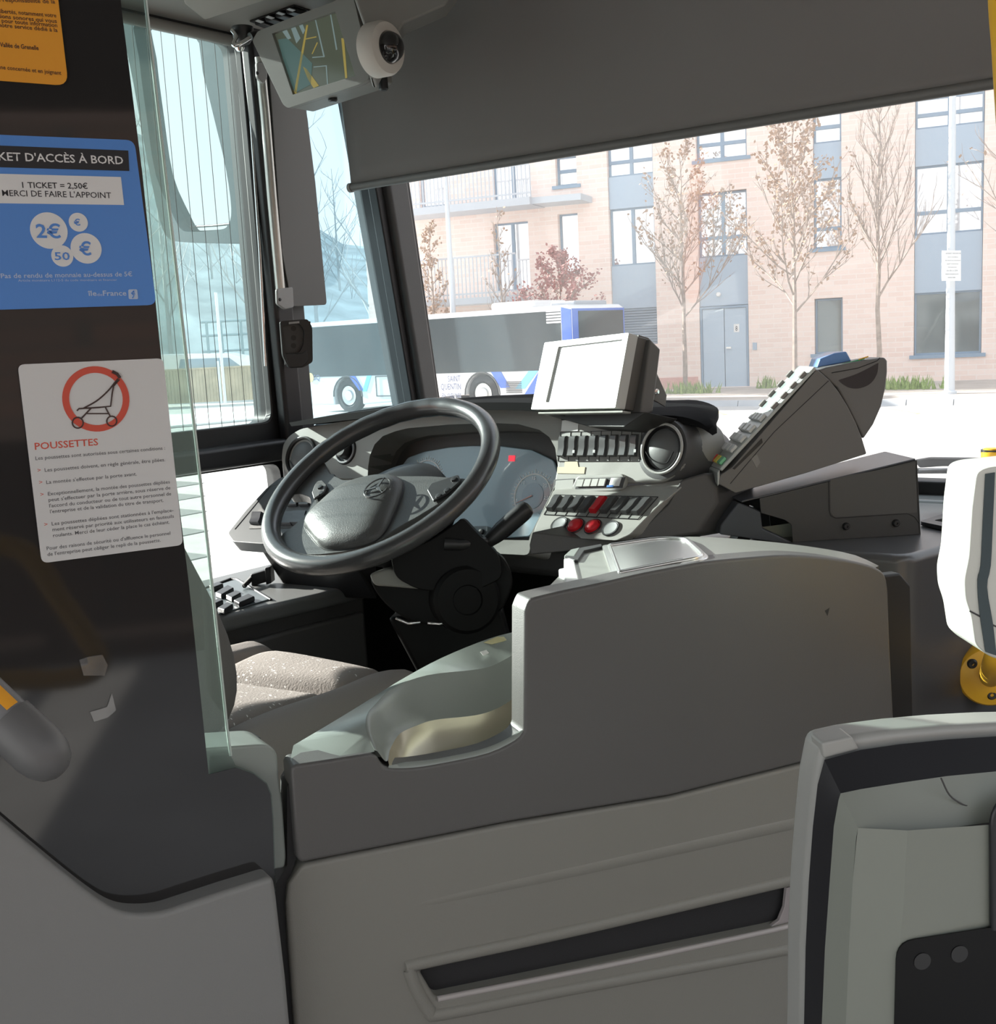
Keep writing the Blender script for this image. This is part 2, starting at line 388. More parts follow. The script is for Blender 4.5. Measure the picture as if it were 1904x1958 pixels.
win(sub(S3b, 571, 676), 1, 1, PANED, sill=True)
win(sub(S4, 180, 240), 2, 2, split=.45); panel(sub(S4, 240, 312)); win(sub(S4, 312, 445), 2, 2, split=.32); panel(sub(S4, 445, 557)); win(sub(S4, 557, 677), 2, 1, PANED, sill=True); panel(sub(S4, -60, 60)); win(sub(S4, 60, 180), 2, 1)
win(L1, 1, 2, split=.5, sill=True); win(L2, 1, 1); win(L3, 2, 1); win(L4, 2, 1); win(L5, 1, 1)
def balcony(x0, x1, yt, yb, ys):
    """slab with a railing of thin bars"""
    ua, ub = uv(x0, (yt+yb)/2)[0], uv(x1, (yt+yb)/2)[0]; mx = (x0+x1)/2
    vt, vb, vs = uv(mx, yt)[1], uv(mx, yb)[1], uv(mx, ys)[1]
    prism('balcony_slab', [FB.at(ua, vs, 0), FB.at(ub, vs, 0), FB.at(ub, vb, 0), FB.at(ua, vb, 0)], FB.n*1.3, RAIL, bld, smooth=False)
    b = bmesh.new(); n = int((ub-ua)/.13)
    for i in range(n+1):
        u = ua + (ub-ua)*i/n
        add_prism(b, [FB.at(u, vb, 1.25), FB.at(u+.03, vb, 1.25), FB.at(u+.03, vt, 1.25), FB.at(u, vt, 1.25)], FB.n*-.03)
    for v in (vt, vb+.1): add_prism(b, [FB.at(ua, v, 1.26), FB.at(ub, v, 1.26), FB.at(ub, v+.05, 1.26), FB.at(ua, v+.05, 1.26)], FB.n*-.05)
    finish('balcony_railing', b, RAIL, bld, smooth=False)
balcony(790, 1040, 338, 396, 410); balcony(800, 1015, 498, 572, 584)
prism('canopy_slab', [FB(1030, 385, 0), FB(1132, 376, 0), FB(1132, 388, 0), FB(1030, 397, 0)], FB.n*1.1, RAIL, bld, smooth=False)
# ================================================================ trees, posts, weeds
BARK = mat('grey_brown_bark', (0.36, 0.30, 0.26), 0.9, var=0.25, vscale=10)
LEAFB = mat('dry_brown_leaf', (0.40, 0.28, 0.20), 0.9); LEAFR = mat('dark_red_leaf', (0.42, 0.20, 0.18), 0.9); LEAFG = mat('weed_green', (0.30, 0.40, 0.14), 0.9, var=0.3, vscale=20)
def tree(label, base, H, trunk, spread, up, leaves, seed, leafm=LEAFB, group=None, rr=.075, levels=4, nb=20, bark=None):
    rg = random.Random(seed); root = thing('bare_tree', label, 'tree', base, group)
    b = bmesh.new(); base = V(base); tips = []
    add_tube(b, [base + V((rg.uniform(-.03, .03), 0, H*k/8)) for k in range(9)], [rr*(1-.11*k) for k in range(9)], 6)
    BARK_ = bark or BARK; tk = finish('trunk', b, BARK_, root)
    b = bmesh.new()
    def branch(p, d, L, r, lev):
        pts = [p]; q = p.copy()
        for i in range(4):
            d = (d + V((rg.uniform(-.16, .16), rg.uniform(-.16, .16), rg.uniform(-.04, .20)*up))).normalized(); q = q + d*(L/4); pts.append(q.copy())
            if lev > 1:
                for _ in range(2 if lev > 2 else 1):
                    ax = V((rg.uniform(-1, 1), rg.uniform(-1, 1), rg.uniform(-.2, .8)))
                    branch(q.copy(), (d + ax*.75).normalized(), L*rg.uniform(.34, .55), r*.55, lev-1)
            elif leaves: tips.append(q.copy())
        add_tube(b, pts, [r, r*.85, r*.7, r*.55, r*.35], 4 if lev < 3 else 5, cap=False)
    for i in range(nb):
        f = i/(nb-1); h = trunk + (H-trunk)*f*.93; an = i*2.4 + rg.uniform(-.3, .3)
        L = spread*(1-.72*f)*rg.uniform(.85, 1.1)
        d = V((math.cos(an), math.sin(an), .45+up*.5*rg.uniform(.7, 1.2))).normalized()
        branch(base + V((0, 0, h)), d, L, rr*.36*(1-.5*f), levels-1)
    finish('branches', b, BARK_, root)
    if leaves:
        b = bmesh.new(); rg.shuffle(tips)
        for t in tips[:leaves]:
            s = rg.uniform(.035, .075); a = V((rg.uniform(-1, 1), rg.uniform(-1, 1), rg.uniform(-1, 1))).normalized()*s; c = a.orthogonal().normalized()*s*.6
            p = t + V((rg.uniform(-.1, .1), rg.uniform(-.1, .1), rg.uniform(-.1, .1)))
            add_prism(b, [p-a, p+c, p+a, p-c], a.cross(c).normalized()*.004)
        f_ = finish('leaves', b, leafm, root, smooth=False); f_['kind'] = 'stuff'
    return root
def hgt(px, py, base): # height above base of a photo point at the base's distance
    t = (base-EYE).dot(FW); return (D(px, py, t)-base).z
tb = Z(1311, 750, PZ); tree('wide bare street tree straight left of the pale blue double door', tb, hgt(1311, 300, tb), 2.1, 2.1, .9, 700, 3)
tb = Z(1519, 757, PZ); tree('narrow street tree with clinging brown leaves behind the payment terminal', tb, hgt(1500, 235, tb), 2.0, 2.0, 1.1, 1300, 5)
tb = Z(1679, 750, PZ); tree('leafless street tree with steep upright branches left of the signed lamp post', tb, hgt(1670, 120, tb), 2.3, 1.9, 2.3, 0, 8, nb=22)
tb = Z(1990, 742, PZ); tree('bare tree at the right edge whose twigs reach past the lamp post', tb, 6.8, 2.3, 2.2, .9, 160, 13)
tb = V(Y(1075, 700, 27.7)); tb.z = PZ; tree('low tree with dark red leaves behind the rear of the blue and white bus', tb, hgt(1075, 490, tb), 1.2, 1.55, .5, 2200, 21, LEAFR, nb=16)
tb = V(Y(965, 700, 27.1)); tb.z = PZ; tree('thin bare sapling behind the middle of the blue and white bus', tb, hgt(965, 400, tb), 1.3, .9, 1.3, 90, 23, rr=.05)
tb = V(Y(835, 700, 26.9)); tb.z = PZ; tree('russet leafed tree beside the slanted windscreen pillar', tb, hgt(835, 430, tb), 1.3, .85, 1.2, 500, 27, rr=.06)
POST = mat('pale_grey_post_paint', (0.62, 0.66, 0.70), 0.5)
pb = Z(1815, 753, PZ); lp = thing('lamp_post', 'tall pale grey lamp post with a notice plate, right of the trees', 'lamp post', pb)
tube('post', [pb, pb+V((0, 0, 3.2)), pb+V((0, 0, 9))], [.115, .085, .06], POST, lp)
lathe('post_base', pb, Z3, [(.16, 0), (.16, .05), (.12, .08), (0, .08)], POST, lp, n=16)
tube('lamp_arm', [pb+V((0, 0, 8.9)), pb+V((0, -1.0, 9.3))], .04, POST, lp); boxa('lamp_head', pb+V((0, -1.3, 9.32)), AX, (.12, .4, .06), POST, lp, .03)
dpt = (pb-EYE).dot(FW)-.68
sg = thing('parking_notice', 'white notice plate with lines of small print fixed on the lamp post', 'sign', D(1818, 537, dpt))
q = [D(1801, 479, dpt), D(1837, 479, dpt), D(1837, 537, dpt), D(1801, 537, dpt)]
SIGNP = Plane(q[3], (q[2]-q[3]).normalized(), Z3)
prism('sign_plate', q, -SIGNP.n*.03, M_WHITE, sg, smooth=False)
sw = (q[1]-q[0]).length; shh = (q[0]-q[3]).length; tl = []
for i, (s, w) in enumerate([('ARRÊT RÉSERVÉ', .8), ('aux autobus', .55), ('du lundi au vendredi', .8), ('sauf riverains', .6), ('livraisons', .45), ('de 6h à 20h', .6), ('stationnement', .7), ('interdit', .4)]):
    tl.append((s, SIGNP.at(sw*(1-w)/2, shh*(.86-.11*i)), SIGNP.a, Z3, sw*w, shh*.05, 0))
text('sign_print', tl, INK, sg, k=.004)
pb = V(Y(872, 700, 26.4)); pb.z = PZ
l2 = thing('lamp_post', 'slim white lamp post behind the blue and white bus', 'lamp post', pb); tube('post', [pb, pb+V((0, 0, hgt(868, 345, pb)))], [.10, .06], POST, l2)
tp = pb+V((0, 0, hgt(868, 345, pb))); tube('lamp_arm', [tp, tp+V((.3, -.7, .12))], .03, POST, l2)
def weeds(px, py, n, w, label):
    c = Z(px, py, PZ); b = bmesh.new(); rg = random.Random(px)
    for i in range(n):
        p = c + V((rg.gauss(0, w), rg.gauss(0, .12), 0)); t = p + V((rg.uniform(-.12, .12), rg.uniform(-.1, .1), rg.uniform(.12, .38))); s = V((rg.uniform(.02, .04), rg.uniform(-.02, .02), 0))
        add_prism(b, [p-s, p+s, t], V((0, .006, 0)))
    o = finish('weeds', b, LEAFG, None, smooth=False, origin=c); tag(o, label, 'weeds', kind='stuff')
weeds(1318, 752, 170, .35, 'green weeds round the foot of the tree beside the blue door')
weeds(1465, 742, 60, .12, 'small tuft of weeds by the pavement left of the payment terminal')
weeds(1728, 744, 190, .35, 'green weeds on the pavement between payment terminal and lamp post')
# ================================================================ the blue and white bus outside
WHITEP = mat('white_bus_paint', (0.80, 0.80, 0.80), 0.3, coat=.4); BLUEP = mat('blue_bus_paint', (0.05, 0.14, 0.55), 0.3, coat=.4); CYANP = mat('cyan_bus_paint', (0.20, 0.62, 0.86), 0.3)
DGLASS = mat('dark_bus_glass', (0.03, 0.045, 0.05), 0.08, metal=0.25)
BY = 23.3; BU = Plane((Y(585, 700, BY).x, BY, GZ), (1, 0, 0), (0, 0, 1))
def bx_(px, py): return (Y(px, py, BY)-BU.p).x
def bz_(px, py): return Y(px, py, BY).z-GZ
BL = bx_(1093, 620); zr, zt, zb_, zf = bz_(950, 592), bz_(950, 602), bz_(950, 711), bz_(950, 772)
bus = thing('city_bus', 'white and blue city bus parked across the road', 'bus', BU.at(BL/2, 0, -1.2))
def brect(u0, u1, v0, v1, k): return [BU.at(u0, v0, k), BU.at(u1, v0, k), BU.at(u1, v1, k), BU.at(u0, v1, k)]
wu = [bx_(665, 755), bx_(922, 750)]; wr = .48
ol = [BU.at(0, zf), BU.at(wu[0]-wr*1.2, zf)]
for c in wu:
    for k in range(9):
        a = math.pi*(1-k/8); ol.append(BU.at(c+wr*1.2*math.cos(a), max(zf, wr+wr*1.2*math.sin(a)-.02)))
    ol.append(BU.at(c+wr*1.2, zf))
ol += [BU.at(BL, zf), BU.at(BL, zr-.1), BU.at(BL-.15, zr), BU.at(.1, zr), BU.at(0, zr-.1)]
body = prism('body', ol, -BU.n*2.5, WHITEP, bus, bevel=.04)
ue = bx_(1083, 650)
prism('window_band', brect(.1, ue-.15, zb_, zt, .012), -BU.n*.06, DGLASS, bus, smooth=False)
prism('rear_blue_panel', [BU.at(ue-.12, zb_, .013), BU.at(BL-.01, zb_, .013), BU.at(BL-.01, zr-.12, .013), BU.at(ue-.12, zr-.05, .013)], -BU.n*.07, BLUEP, bus, smooth=False)
def rf(d0, d1, v0, v1, k=.012): return [BU.at(BL+k, v0, -d0), BU.at(BL+k, v0, -d1), BU.at(BL+k, v1, -d1), BU.at(BL+k, v1, -d0)]
prism('rear_face', rf(.03, 2.47, zf+.05, zr-.1), -BU.a*.05, BLUEP, bus, smooth=False)
prism('rear_window', rf(.28, 2.4, zb_-.1, zr-.16, .02), -BU.a*.03, DGLASS, bus, smooth=False)
prism('rear_blue_skirt', [BU.at(bx_(992, 770), zf, .014), BU.at(BL-.01, zf, .014), BU.at(BL-.01, zb_, .014), BU.at(bx_(1032, 712), zb_, .014)], -BU.n*.05, BLUEP, bus, smooth=False)
for xs, m, nm in (((940, 959, 975, 957), BLUEP, 'chevron'), ((985, 1003, 1030, 1012), CYANP, 'chevron'), ((668, 680, 694, 686), BLUEP, 'chevron'), ((692, 700, 711, 703), CYANP, 'chevron')):
    up = m is CYANP
    a, b, c, d = [bx_(x, 730) for x in xs]
    if not up: P4 = [BU.at(a, zb_, .016), BU.at(b, zb_, .016), BU.at(c, zb_-.42, .016), BU.at(d, zb_-.42, .016)]
    else: P4 = [BU.at(a, zb_-.45, .016), BU.at(b, zb_-.45, .016), BU.at(c, zb_, .016), BU.at(d, zb_, .016)]
    prism(nm, P4, -BU.n*.04, m, bus, smooth=False)
gb = bmesh.new()
for i in range(7): add_prism(gb, brect(bx_(968, 740), bx_(998, 740), bz_(983, 751)+i*.045, bz_(983, 751)+i*.045+.022, .02), -BU.n*.03)
finish('side_grille', gb, G_DARK, bus, smooth=False)
gb = bmesh.new()
for i in range(5): add_prism(gb, brect(bx_(1045, 610), bx_(1072, 610), bz_(1058, 618)+i*.07, bz_(1058, 618)+i*.07+.045, .02), -BU.n*.03)
finish('roof_grille', gb, WHITEP, bus, smooth=False)
for c in wu:
    w = lathe('wheel', BU.at(c, wr, -.04), BU.n, [(0, -.25), (wr, -.25), (wr, 0), (wr*.7, .02), (wr*.62, -.03), (0, -.03)], G_RUB, bus, n=32)
    lathe('wheel_disc', BU.at(c, wr, -.07), BU.n, [(0, 0), (wr*.6, 0), (wr*.58, .03), (wr*.34, .01), (wr*.3, .05), (0, .05)], M_STEEL, w, n=24)
    tube('wheel_arch', [BU.at(c+wr*1.22*math.cos(math.pi*k/12), wr-.02+wr*1.22*math.sin(math.pi*k/12), 0) for k in range(13)], .025, G_DARK, bus, n=6)
prism('roof_unit', brect(bx_(915, 590), bx_(1000, 585), zr-.03, bz_(955, 577), -.5), -BU.n*1.5, WHITEP, bus, bevel=.08)
prism('roof_vent', brect(bx_(1030, 590), bx_(1078, 580), zr-.03, bz_(1110, 572), -.5), -BU.n*1.5, mat('grey_vent', (.35, .38, .42), .6), bus, bevel=.05)
hz_ = bz_(960, 700)
holed('service_hatch', brect(bx_(719, 735), bx_(768, 735), bz_(745, 758), zb_-.02, .014), [brect(bx_(719, 735)+.03, bx_(768, 735)-.03, bz_(745, 758)+.03, zb_-.05, .014)], BU.n*.01, G_DARK, bus)
BT = mat('bus_navy_lettering', (0.10, 0.13, 0.25), 0.5)
tz = bz_(872, 716); tl = []
for i, (s, w, h) in enumerate([('SAINT', 24, .17), ('QUENTIN', 38, .17), ('EN YVELINES', 37, .12)]):
    uR = bx_(881, 725); wid = (bx_(881, 725)-bx_(881-w, 725))
    tl.append((s, BU.at(uR-wid, tz-.21*(i+1)+.02, .015), BU.a, Z3, wid, h, 0))
text('side_lettering', tl, BT, bus, k=.004)
text('operator_lettering', [('SQ', BU.at(bx_(600, 723), bz_(605, 727), .015), BU.a, Z3, .28, .17, 0)], BT, bus, k=.004)
lathe('operator_emblem', BU.at(bx_(594, 720), bz_(594, 722), .014), BU.n, [(0, 0), (.14, 0), (.14, .01), (.09, .01), (.09, 0.002), (0, .002)], mat('pale_yellow_mark', (.8, .62, .25), .6), bus, n=20)
# ================================================================ seen through the side window: fence, van, poles
fp = Z(430, 767, PZ); FE = Plane(fp, RT - Z3*RT.z, (0, 0, 1)); FEt = (fp-EYE).dot(FW)
def fw_(px, py): return FE(px, py)
fe = thing('wooden_fence', 'pale wooden board fence below the white van outside the side window', 'fence', fp)
fb_ = bmesh.new(); ua = (fw_(150, 767)-fp).dot(FE.a); ub = (fw_(521, 767)-fp).dot(FE.a); ht = (fw_(430, 704)-fw_(430, 767)).z; n = 60
for i in range(n):
    a = ua + (ub-ua)*i/n; b2 = ua + (ub-ua)*(i+.9)/n
    add_prism(fb_, [FE.at(a, 0), FE.at(b2, 0), FE.at(b2, ht), FE.at(a, ht)], -FE.n*.05)
finish('boards', fb_, mat('weathered_pine', (.48, .40, .28), .9, var=.25, vscale=1.2), fe, smooth=False)
prism('top_rail', [FE.at(ua, ht, .03), FE.at(ub, ht, .03), FE.at(ub, ht+.06, .03), FE.at(ua, ht+.06, .03)], -FE.n*.12, mat('weathered_pine', (.48, .40, .28)), fe)
vp = fp - FE.n*3.5; VE = Plane(vp, FE.a, (0, 0, 1))
van = thing('white_van', 'white van with sloping bonnet parked behind the wooden fence', 'van', V((vp.x, vp.y, GZ)))
def vq(px, py): return VE(px, py)
vo = [vq(250, 745), vq(250, 690), vq(300, 678), vq(430, 676), vq(455, 680), vq(487, 703), vq(505, 712), vq(508, 745)]
prism('body', vo, -VE.n*1.9, WHITEP, van, bevel=.06)
prism('side_window', [vq(342, 705), vq(345, 687), vq(438, 684), vq(466, 704)], VE.n*.02, mat('blue_grey_glass', (.25, .33, .40), .1, metal=.4), van, smooth=False)
for x in (300, 470):
    c = vq(x, 748); lathe('wheel', c, VE.n, [(0, -.3), (.36, -.3), (.36, .03), (.2, .05), (0, .03)], G_RUB, van, n=20)
for i, (px, yt, lab) in enumerate([(429, 560, 'thin white pole standing before the wooden fence, seen through the side window'), (421, 690, 'short pale bollard post in front of the wooden fence')]):
    p = Z(px+2, 772, PZ); hh = hgt(px, yt, p); o = tube('pole', [p, p+V((0, 0, hh))], .05, POST); tag(o, lab, 'pole')
GAN = mat('teal_grey_steel', (.30, .40, .42), .6)
gp = Z(460, 740, PZ)
gy = thing('cycle_shelter', 'teal grey open steel frame shelter beyond the wooden fence', 'shelter', gp)
for x in (405, 432, 470, 500): 
    a = gp + (D(x, 700, (gp-EYE).dot(FW))-D(460, 700, (gp-EYE).dot(FW))); a.z = PZ; tube('shelter_post', [a, a+V((0, 0, 3.4))], .07, GAN, gy, n=8)
a = gp + (D(395, 700, (gp-EYE).dot(FW))-D(460, 700, (gp-EYE).dot(FW))); b2 = gp + (D(505, 700, (gp-EYE).dot(FW))-D(460, 700, (gp-EYE).dot(FW)))
for z in (1.9, 2.7, 3.4): a.z = b2.z = PZ+z; tube('shelter_beam', [a.copy(), b2.copy()], .06, GAN, gy, n=8)
struct(prism('white_kerb_strip', [Z(200, 800, GZ+.01), Z(520, 788, GZ+.01), Z(520, 800, GZ+.01), Z(200, 830, GZ+.01)], (0, 0, .05), ZEB, smooth=False))
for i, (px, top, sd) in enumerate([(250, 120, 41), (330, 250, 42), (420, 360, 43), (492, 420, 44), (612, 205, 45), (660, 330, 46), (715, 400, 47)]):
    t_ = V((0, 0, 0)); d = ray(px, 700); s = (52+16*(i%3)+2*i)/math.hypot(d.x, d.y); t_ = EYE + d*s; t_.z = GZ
    tree(['tall bare tree at the upper edge of the side window beyond the wing mirror', 'hazy bare tree behind the wing mirror', 'hazy bare tree above the white van', 'hazy bare tree just left of the black window pillar', 'tall hazy tree seen between side blind and windscreen blind', 'hazy tree above the phone holder', 'hazy tree beside the slanted windscreen pillar on its left'][i], t_, hgt(px, top, t_), 3, 5.5, .9, 0, sd, rr=.16, nb=13, levels=3, bark=mat('hazy_bark', (.42, .46, .46), .9))  # bark paled so the haze over far trees sits in its colour
# ================================================================ setting: the bus we stand in
XW = -2.02
FRB = mat('black_window_frame', (0.02, 0.02, 0.021), 0.35)
LINO = mat('grey_lino_floor', (0.12, 0.12, 0.12), 0.7, var=0.2, vscale=40)
struct(prism('floor', rect3(-2.06, 1.2, -3.0, 2.5, 0), (0, 0, -.08), LINO, smooth=False))
struct(prism('floor', rect3(-2.06, -0.85, 0.2, 2.5, .42), (0, 0, -.415), LINO, smooth=False))
struct(prism('ceiling', rect3(-2.06, 1.2, -3.0, 2.2, 2.46), (0, 0, .06), G_TRIM, smooth=False))
def yz(y, z, x=XW): return V((x, y, z))
h1 = [X(452, 77, XW), X(514, 796, XW)]; 
win1 = rnd([yz(.30, 1.385), yz(h1[1].y, 1.385), yz(h1[0].y, 2.232), yz(.30, 2.232)], .03)
low1 = rnd([yz(.30, .96), yz(1.80, .96), X(539, 935, XW), X(534, 885, XW), yz(.30, 1.298)], .03)
q1, q2, q3, q4 = X(588, 800, XW), X(771, 768, XW), X(690, 290, XW), X(560, 250, XW)
qw = rnd([yz(q1.y, 1.33), yz(q2.y+.02, 1.33), yz(q3.y-.03, 2.22), yz(q1.y, 2.22)], .02)
wo = [yz(-3, -.3), yz(2.34, -.3), yz(2.34, 1.33), yz(2.06, 2.4), yz(-3, 2.4)]
rear = [rnd([yz(-2.95, 1.0), yz(-.6, 1.0), yz(-.6, 2.2), yz(-2.95, 2.2)], .03)]
struct(prism('wall_rear', [V((-2.06, .12, .4)), V((-1.06, .12, .4)), V((-1.06, .12, 2.42)), V((-2.06, .12, 2.42))], (0, .04, 0), G_BLACK, smooth=False))
struct(holed('wall_left', wo, [win1, low1, qw]+rear, (-.05, 0, 0), FRB))
GSIDE = glass('side_window_glass', (0.80, 0.86, 0.86), .05, dirt=.07, dirtcol=(.60, .78, .80), streak=.35)
GLOW = glass('door_window_glass', (0.96, 0.97, 0.97), .04, dirt=.04)
GQ = glass('quarter_window_glass', (0.70, 0.80, 0.84), .05, dirt=.09, dirtcol=(.70, .84, .90), streak=.4)
GWS = glass('windscreen_glass', (0.97, 0.97, 0.97), .085, dirt=.20, dirtcol=(.9, .9, .88), streak=.5)
def grow(pts, k):
    c = sum(pts, V((0, 0, 0)))/len(pts); return [c+(p-c)*(1+k) for p in pts]
def pane(name, pts, m, off): return prism(name, [p+off for p in pts], (-.005, 0, 0), m, smooth=False)
w1 = struct(pane('window_1', grow(win1, .004), GSIDE, V((-.025, 0, 0))), 'driver side window with thin heating wires')
wb = bmesh.new()
for i in range(40):
    y = .36 + i*(h1[0].y-.30)/41*1.0
    add_tube(wb, [yz(y, 1.385, XW-.021), yz(y-.0, 2.232, XW-.021)], .0007, 4)
finish('heating_wires', wb, FRB, w1)
struct(pane('window_2', grow(low1, .004), GLOW, V((-.025, 0, 0))))
struct(pane('window_3', grow(qw, .004), GQ, V((-.025, 0, 0))))
# window frame mouldings of the side wall
struct(holed('trim_1', [yz(.26, 1.345), yz(h1[1].y+.035, 1.345), yz(h1[0].y+.03, 2.26), yz(.26, 2.26)], [grow(win1, -.012)], (.022, 0, 0), G_BLACK, bevel=.004))
rl = [X(379, 836, XW+.03), X(541, 819, XW+.03), X(541, 862, XW+.03), X(379, 888, XW+.03)]
struct(prism('trim_2', [yz(.26, 1.30, XW), yz(1.80, 1.30, XW), yz(1.80, 1.35, XW), yz(.26, 1.35, XW)], (.055, 0, 0), G_BLKS, bevel=.012))
# pillar between side window and quarter window
pa, pb2 = X(528, 800, XW).y, X(588, 800, XW).y
struct(prism('trim_3', [yz(pa-.01, 1.05, XW+.02), yz(pb2-.055, 1.05, XW+.02), yz(pb2-.075, 2.33, XW+.02), yz(pa-.04, 2.33, XW+.02)], (.035, 0, 0), G_BLACK, bevel=.01))
struct(prism('trim_4', [yz(pb2-.055, 1.05, XW+.0), yz(pb2, 1.05, XW+.0), yz(pb2-.02, 2.33, XW+.0), yz(pb2-.075, 2.33, XW+.0)], (.03, 0, 0), G_DARK, bevel=.006))
tube_o = tube('trim_5', [X(471, 95, XW+.03), X(497, 480, XW+.03), X(508, 700, XW+.03)], .004, M_CHROME, n=8); struct(tube_o)
# windscreen and its slanted pillar
pL, pR = [X(x, y, XW) for x, y in [(632, -50), (703, 365), (772, 768), (780, 820)]], [X(x, y, XW) for x, y in [(708, -50), (765, 357), (823, 762), (833, 820)]]
def band(f0, f1, x, th, m, nm, bev=.004):
    L = [a.lerp(b, f0) for a, b in zip(pL, pR)]; R_ = [a.lerp(b, f1) for a, b in zip(pL, pR)]
    o = prism(nm, [p+V((x, 0, 0)) for p in (L[0], L[1], L[2], L[3], R_[3], R_[2], R_[1], R_[0])], (th, 0, 0), m, bevel=bev); return struct(o)
band(0, .22, 0, .03, G_BLACK, 'trim_6'); band(.2, .84, 0, .05, G_DARK, 'trim_7', .012); band(.82, 1.0, 0, .035, G_BLACK, 'trim_8')
s0, s1 = pR[1], pR[2]; dirw = (s0-s1).normalized()
wsb = s1 - dirw*.28; wst = s0 + dirw*.45
def wsp(x, f): p = wsb.lerp(wst, f); return V((x, p.y, p.z))
WSN = dirw.cross(V((1, 0, 0))).normalized()
if WSN.y > 0: WSN = -WSN
w4 = struct(prism('window_4', [wsp(-2.03, 0), wsp(1.2, 0), wsp(1.2, 1), wsp(-2.03, 1)], -WSN*.006, GWS, smooth=False), 'windscreen')
bb = wsb.y
struct(prism('trim_9', [V((-2.03, bb-.03, 1.10)), V((1.2, bb-.03, 1.10)), V((1.2, bb-.03, 1.222)), V((-2.03, bb-.03, 1.222))], (0, .06, 0), G_BLACK, bevel=.006))
struct(prism('wall_front', [V((-2.04, 2.27, .3)), V((.6, 2.27, .3)), V((.6, 2.27, 1.17)), V((-2.04, 2.27, 1.17))], (0, .04, 0), G_BLACK, smooth=False))
# overhead console in front of and above the driver
e0, e1 = yz(.2, 2.232, XW), yz(1.95, 2.232, XW)
hd = V((-1.42, .2, 2.40)); he = V((-1.42, 1.95, 2.40))
struct(prism('trim_10', [e0, e1, he, hd], V((0, 0, .05)), G_TRIM, bevel=.01))
OH = Plane(e1, (0, 1, 0), (he-e1))
if OH.n.z > 0: OH = Plane(e1, (0, -1, 0), (he-e1))
struct(prism('trim_11', [V((-1.43, .2, 2.395)), V((-1.43, 1.95, 2.395)), V((.6, 1.95, 2.395)), V((.6, .2, 2.395))], (0, 0, .05), G_TRIM, bevel=.01))
struct(tube('trim_12', [X(150, 12, XW+.02), X(240, 33, XW+.02), X(330, 53, XW+.02), X(452, 80, XW+.02)], .012, G_TRIM, n=10))
hatch = prism('ceiling_hatch', [OH(340, -30), OH(352, 2), OH(389, 32), OH(500, -4), OH(560, -30)], OH.n*.008, mat('hatch_grey', (.36, .34, .31), .55), bevel=.004)
tag(hatch, 'grey hatch in the overhead console above the side window', 'hatch')
ohs = thing('overhead_switch_bank', 'row of four black rocker switches in the overhead console', 'switches', OH(535, 30))
prism('switch_bezel', [OH(476, 39), OH(513, 53), OH(598, 20), OH(562, 8)], OH.n*.004, G_BLACK, ohs, bevel=.002)
for i in range(4):
    f = (i+.12)/4; g_ = (i+.8)/4
    A, B = V((482, 39.5, 0)), V((562, 10.5, 0)); C_, D_ = V((513, 51, 0)), V((594, 20, 0))
    p = [A.lerp(B, f), A.lerp(B, g_), C_.lerp(D_, g_), C_.lerp(D_, f)]
    r = prism('switch_rocker', [OH(v.x, v.y, .004) for v in p], OH.n*.012, G_BLKS, ohs, bevel=.003)
    m1 = [p[0].lerp(p[3], .1), p[1].lerp(p[2], .1).lerp(p[0], .5), p[1].lerp(p[2], .45).lerp(p[0].lerp(p[3], .45), .5), p[0].lerp(p[3], .45)]
    prism('switch_symbol', [OH(v.x, v.y, .0165) for v in m1], OH.n*.001, mat('pale_symbol', (.45, .45, .45), .5), r, smooth=False)

# right side wall with the open entry door, and an added unseen wall outside that darkens reflections in the tinted glass
struct(holed('wall_right', [V((.66, -3, -.3)), V((.66, 2.3, -.3)), V((.66, 2.3, 2.42)), V((.66, -3, 2.42))], [[V((.66, -.75, .05)), V((.66, 1.1, .05)), V((.66, 1.1, 2.1)), V((.66, -.75, 2.1))], [V((.66, 1.2, 1.1)), V((.66, 2.2, 1.1)), V((.66, 2.2, 2.1)), V((.66, 1.2, 2.1))], [V((.66, -2.9, 1.0)), V((.66, -.9, 1.0)), V((.66, -.9, 2.1)), V((.66, -2.9, 2.1))]], (.05, 0, 0), G_DARK))
struct(prism('added_dark_wall', [V((5.2, -9, GZ)), V((5.2, 16, GZ)), V((5.2, 16, 3.0)), V((5.2, -9, 3.0))], (.3, 0, 0), brick('brown_stone_blocks', (.07, .04, .03), (.05, .035, .03), (.03, .028, .025)), smooth=False))
# ================================================================ partition, glass and notices (left foreground)
GD = V((math.sin(rad(19)), math.cos(rad(19)), 0)); GL = Plane(D(440, 1420, 1.15), GD, Z3)
G_CLEAR = glass('partition_clear_glass', (0.72, 0.77, 0.75), .06, dirt=.05, dirtcol=(.8, .85, .8), streak=.3)
FILM = mat('black_tinted_film', (0.028, 0.027, 0.027), 0.05, spec=0.5)
pg = thing('partition_glass', 'dark tinted glass partition with a clear strip along its right edge behind the notices', 'glass panel', GL(300, 1700))
go = [(-420, -420), (231, -420), (271, -60), (278, 0), (318, 350), (358, 700), (398, 1050), (434, 1393), (441, 1445), (451, 1465), (486, 1479), (510, 1497), (519, 1518), (523, 1566), (527, 1690), (527, 1775), (-420, 1775)]
prism('clear_pane', GL.many(go), -GL.n*.006, G_CLEAR, pg, smooth=False)
fo = [(-420, -420), (184, -420), (224, -60), (234, 30), (272, 330), (310, 700), (361, 1115), (399, 1481), (451, 1468), (486, 1481), (509, 1499), (517, 1519), (521, 1566), (525, 1690), (525, 1775), (-420, 1775)]
prism('tinted_film', GL.many(fo, .0012), -GL.n*.0008, FILM, pg, smooth=False)
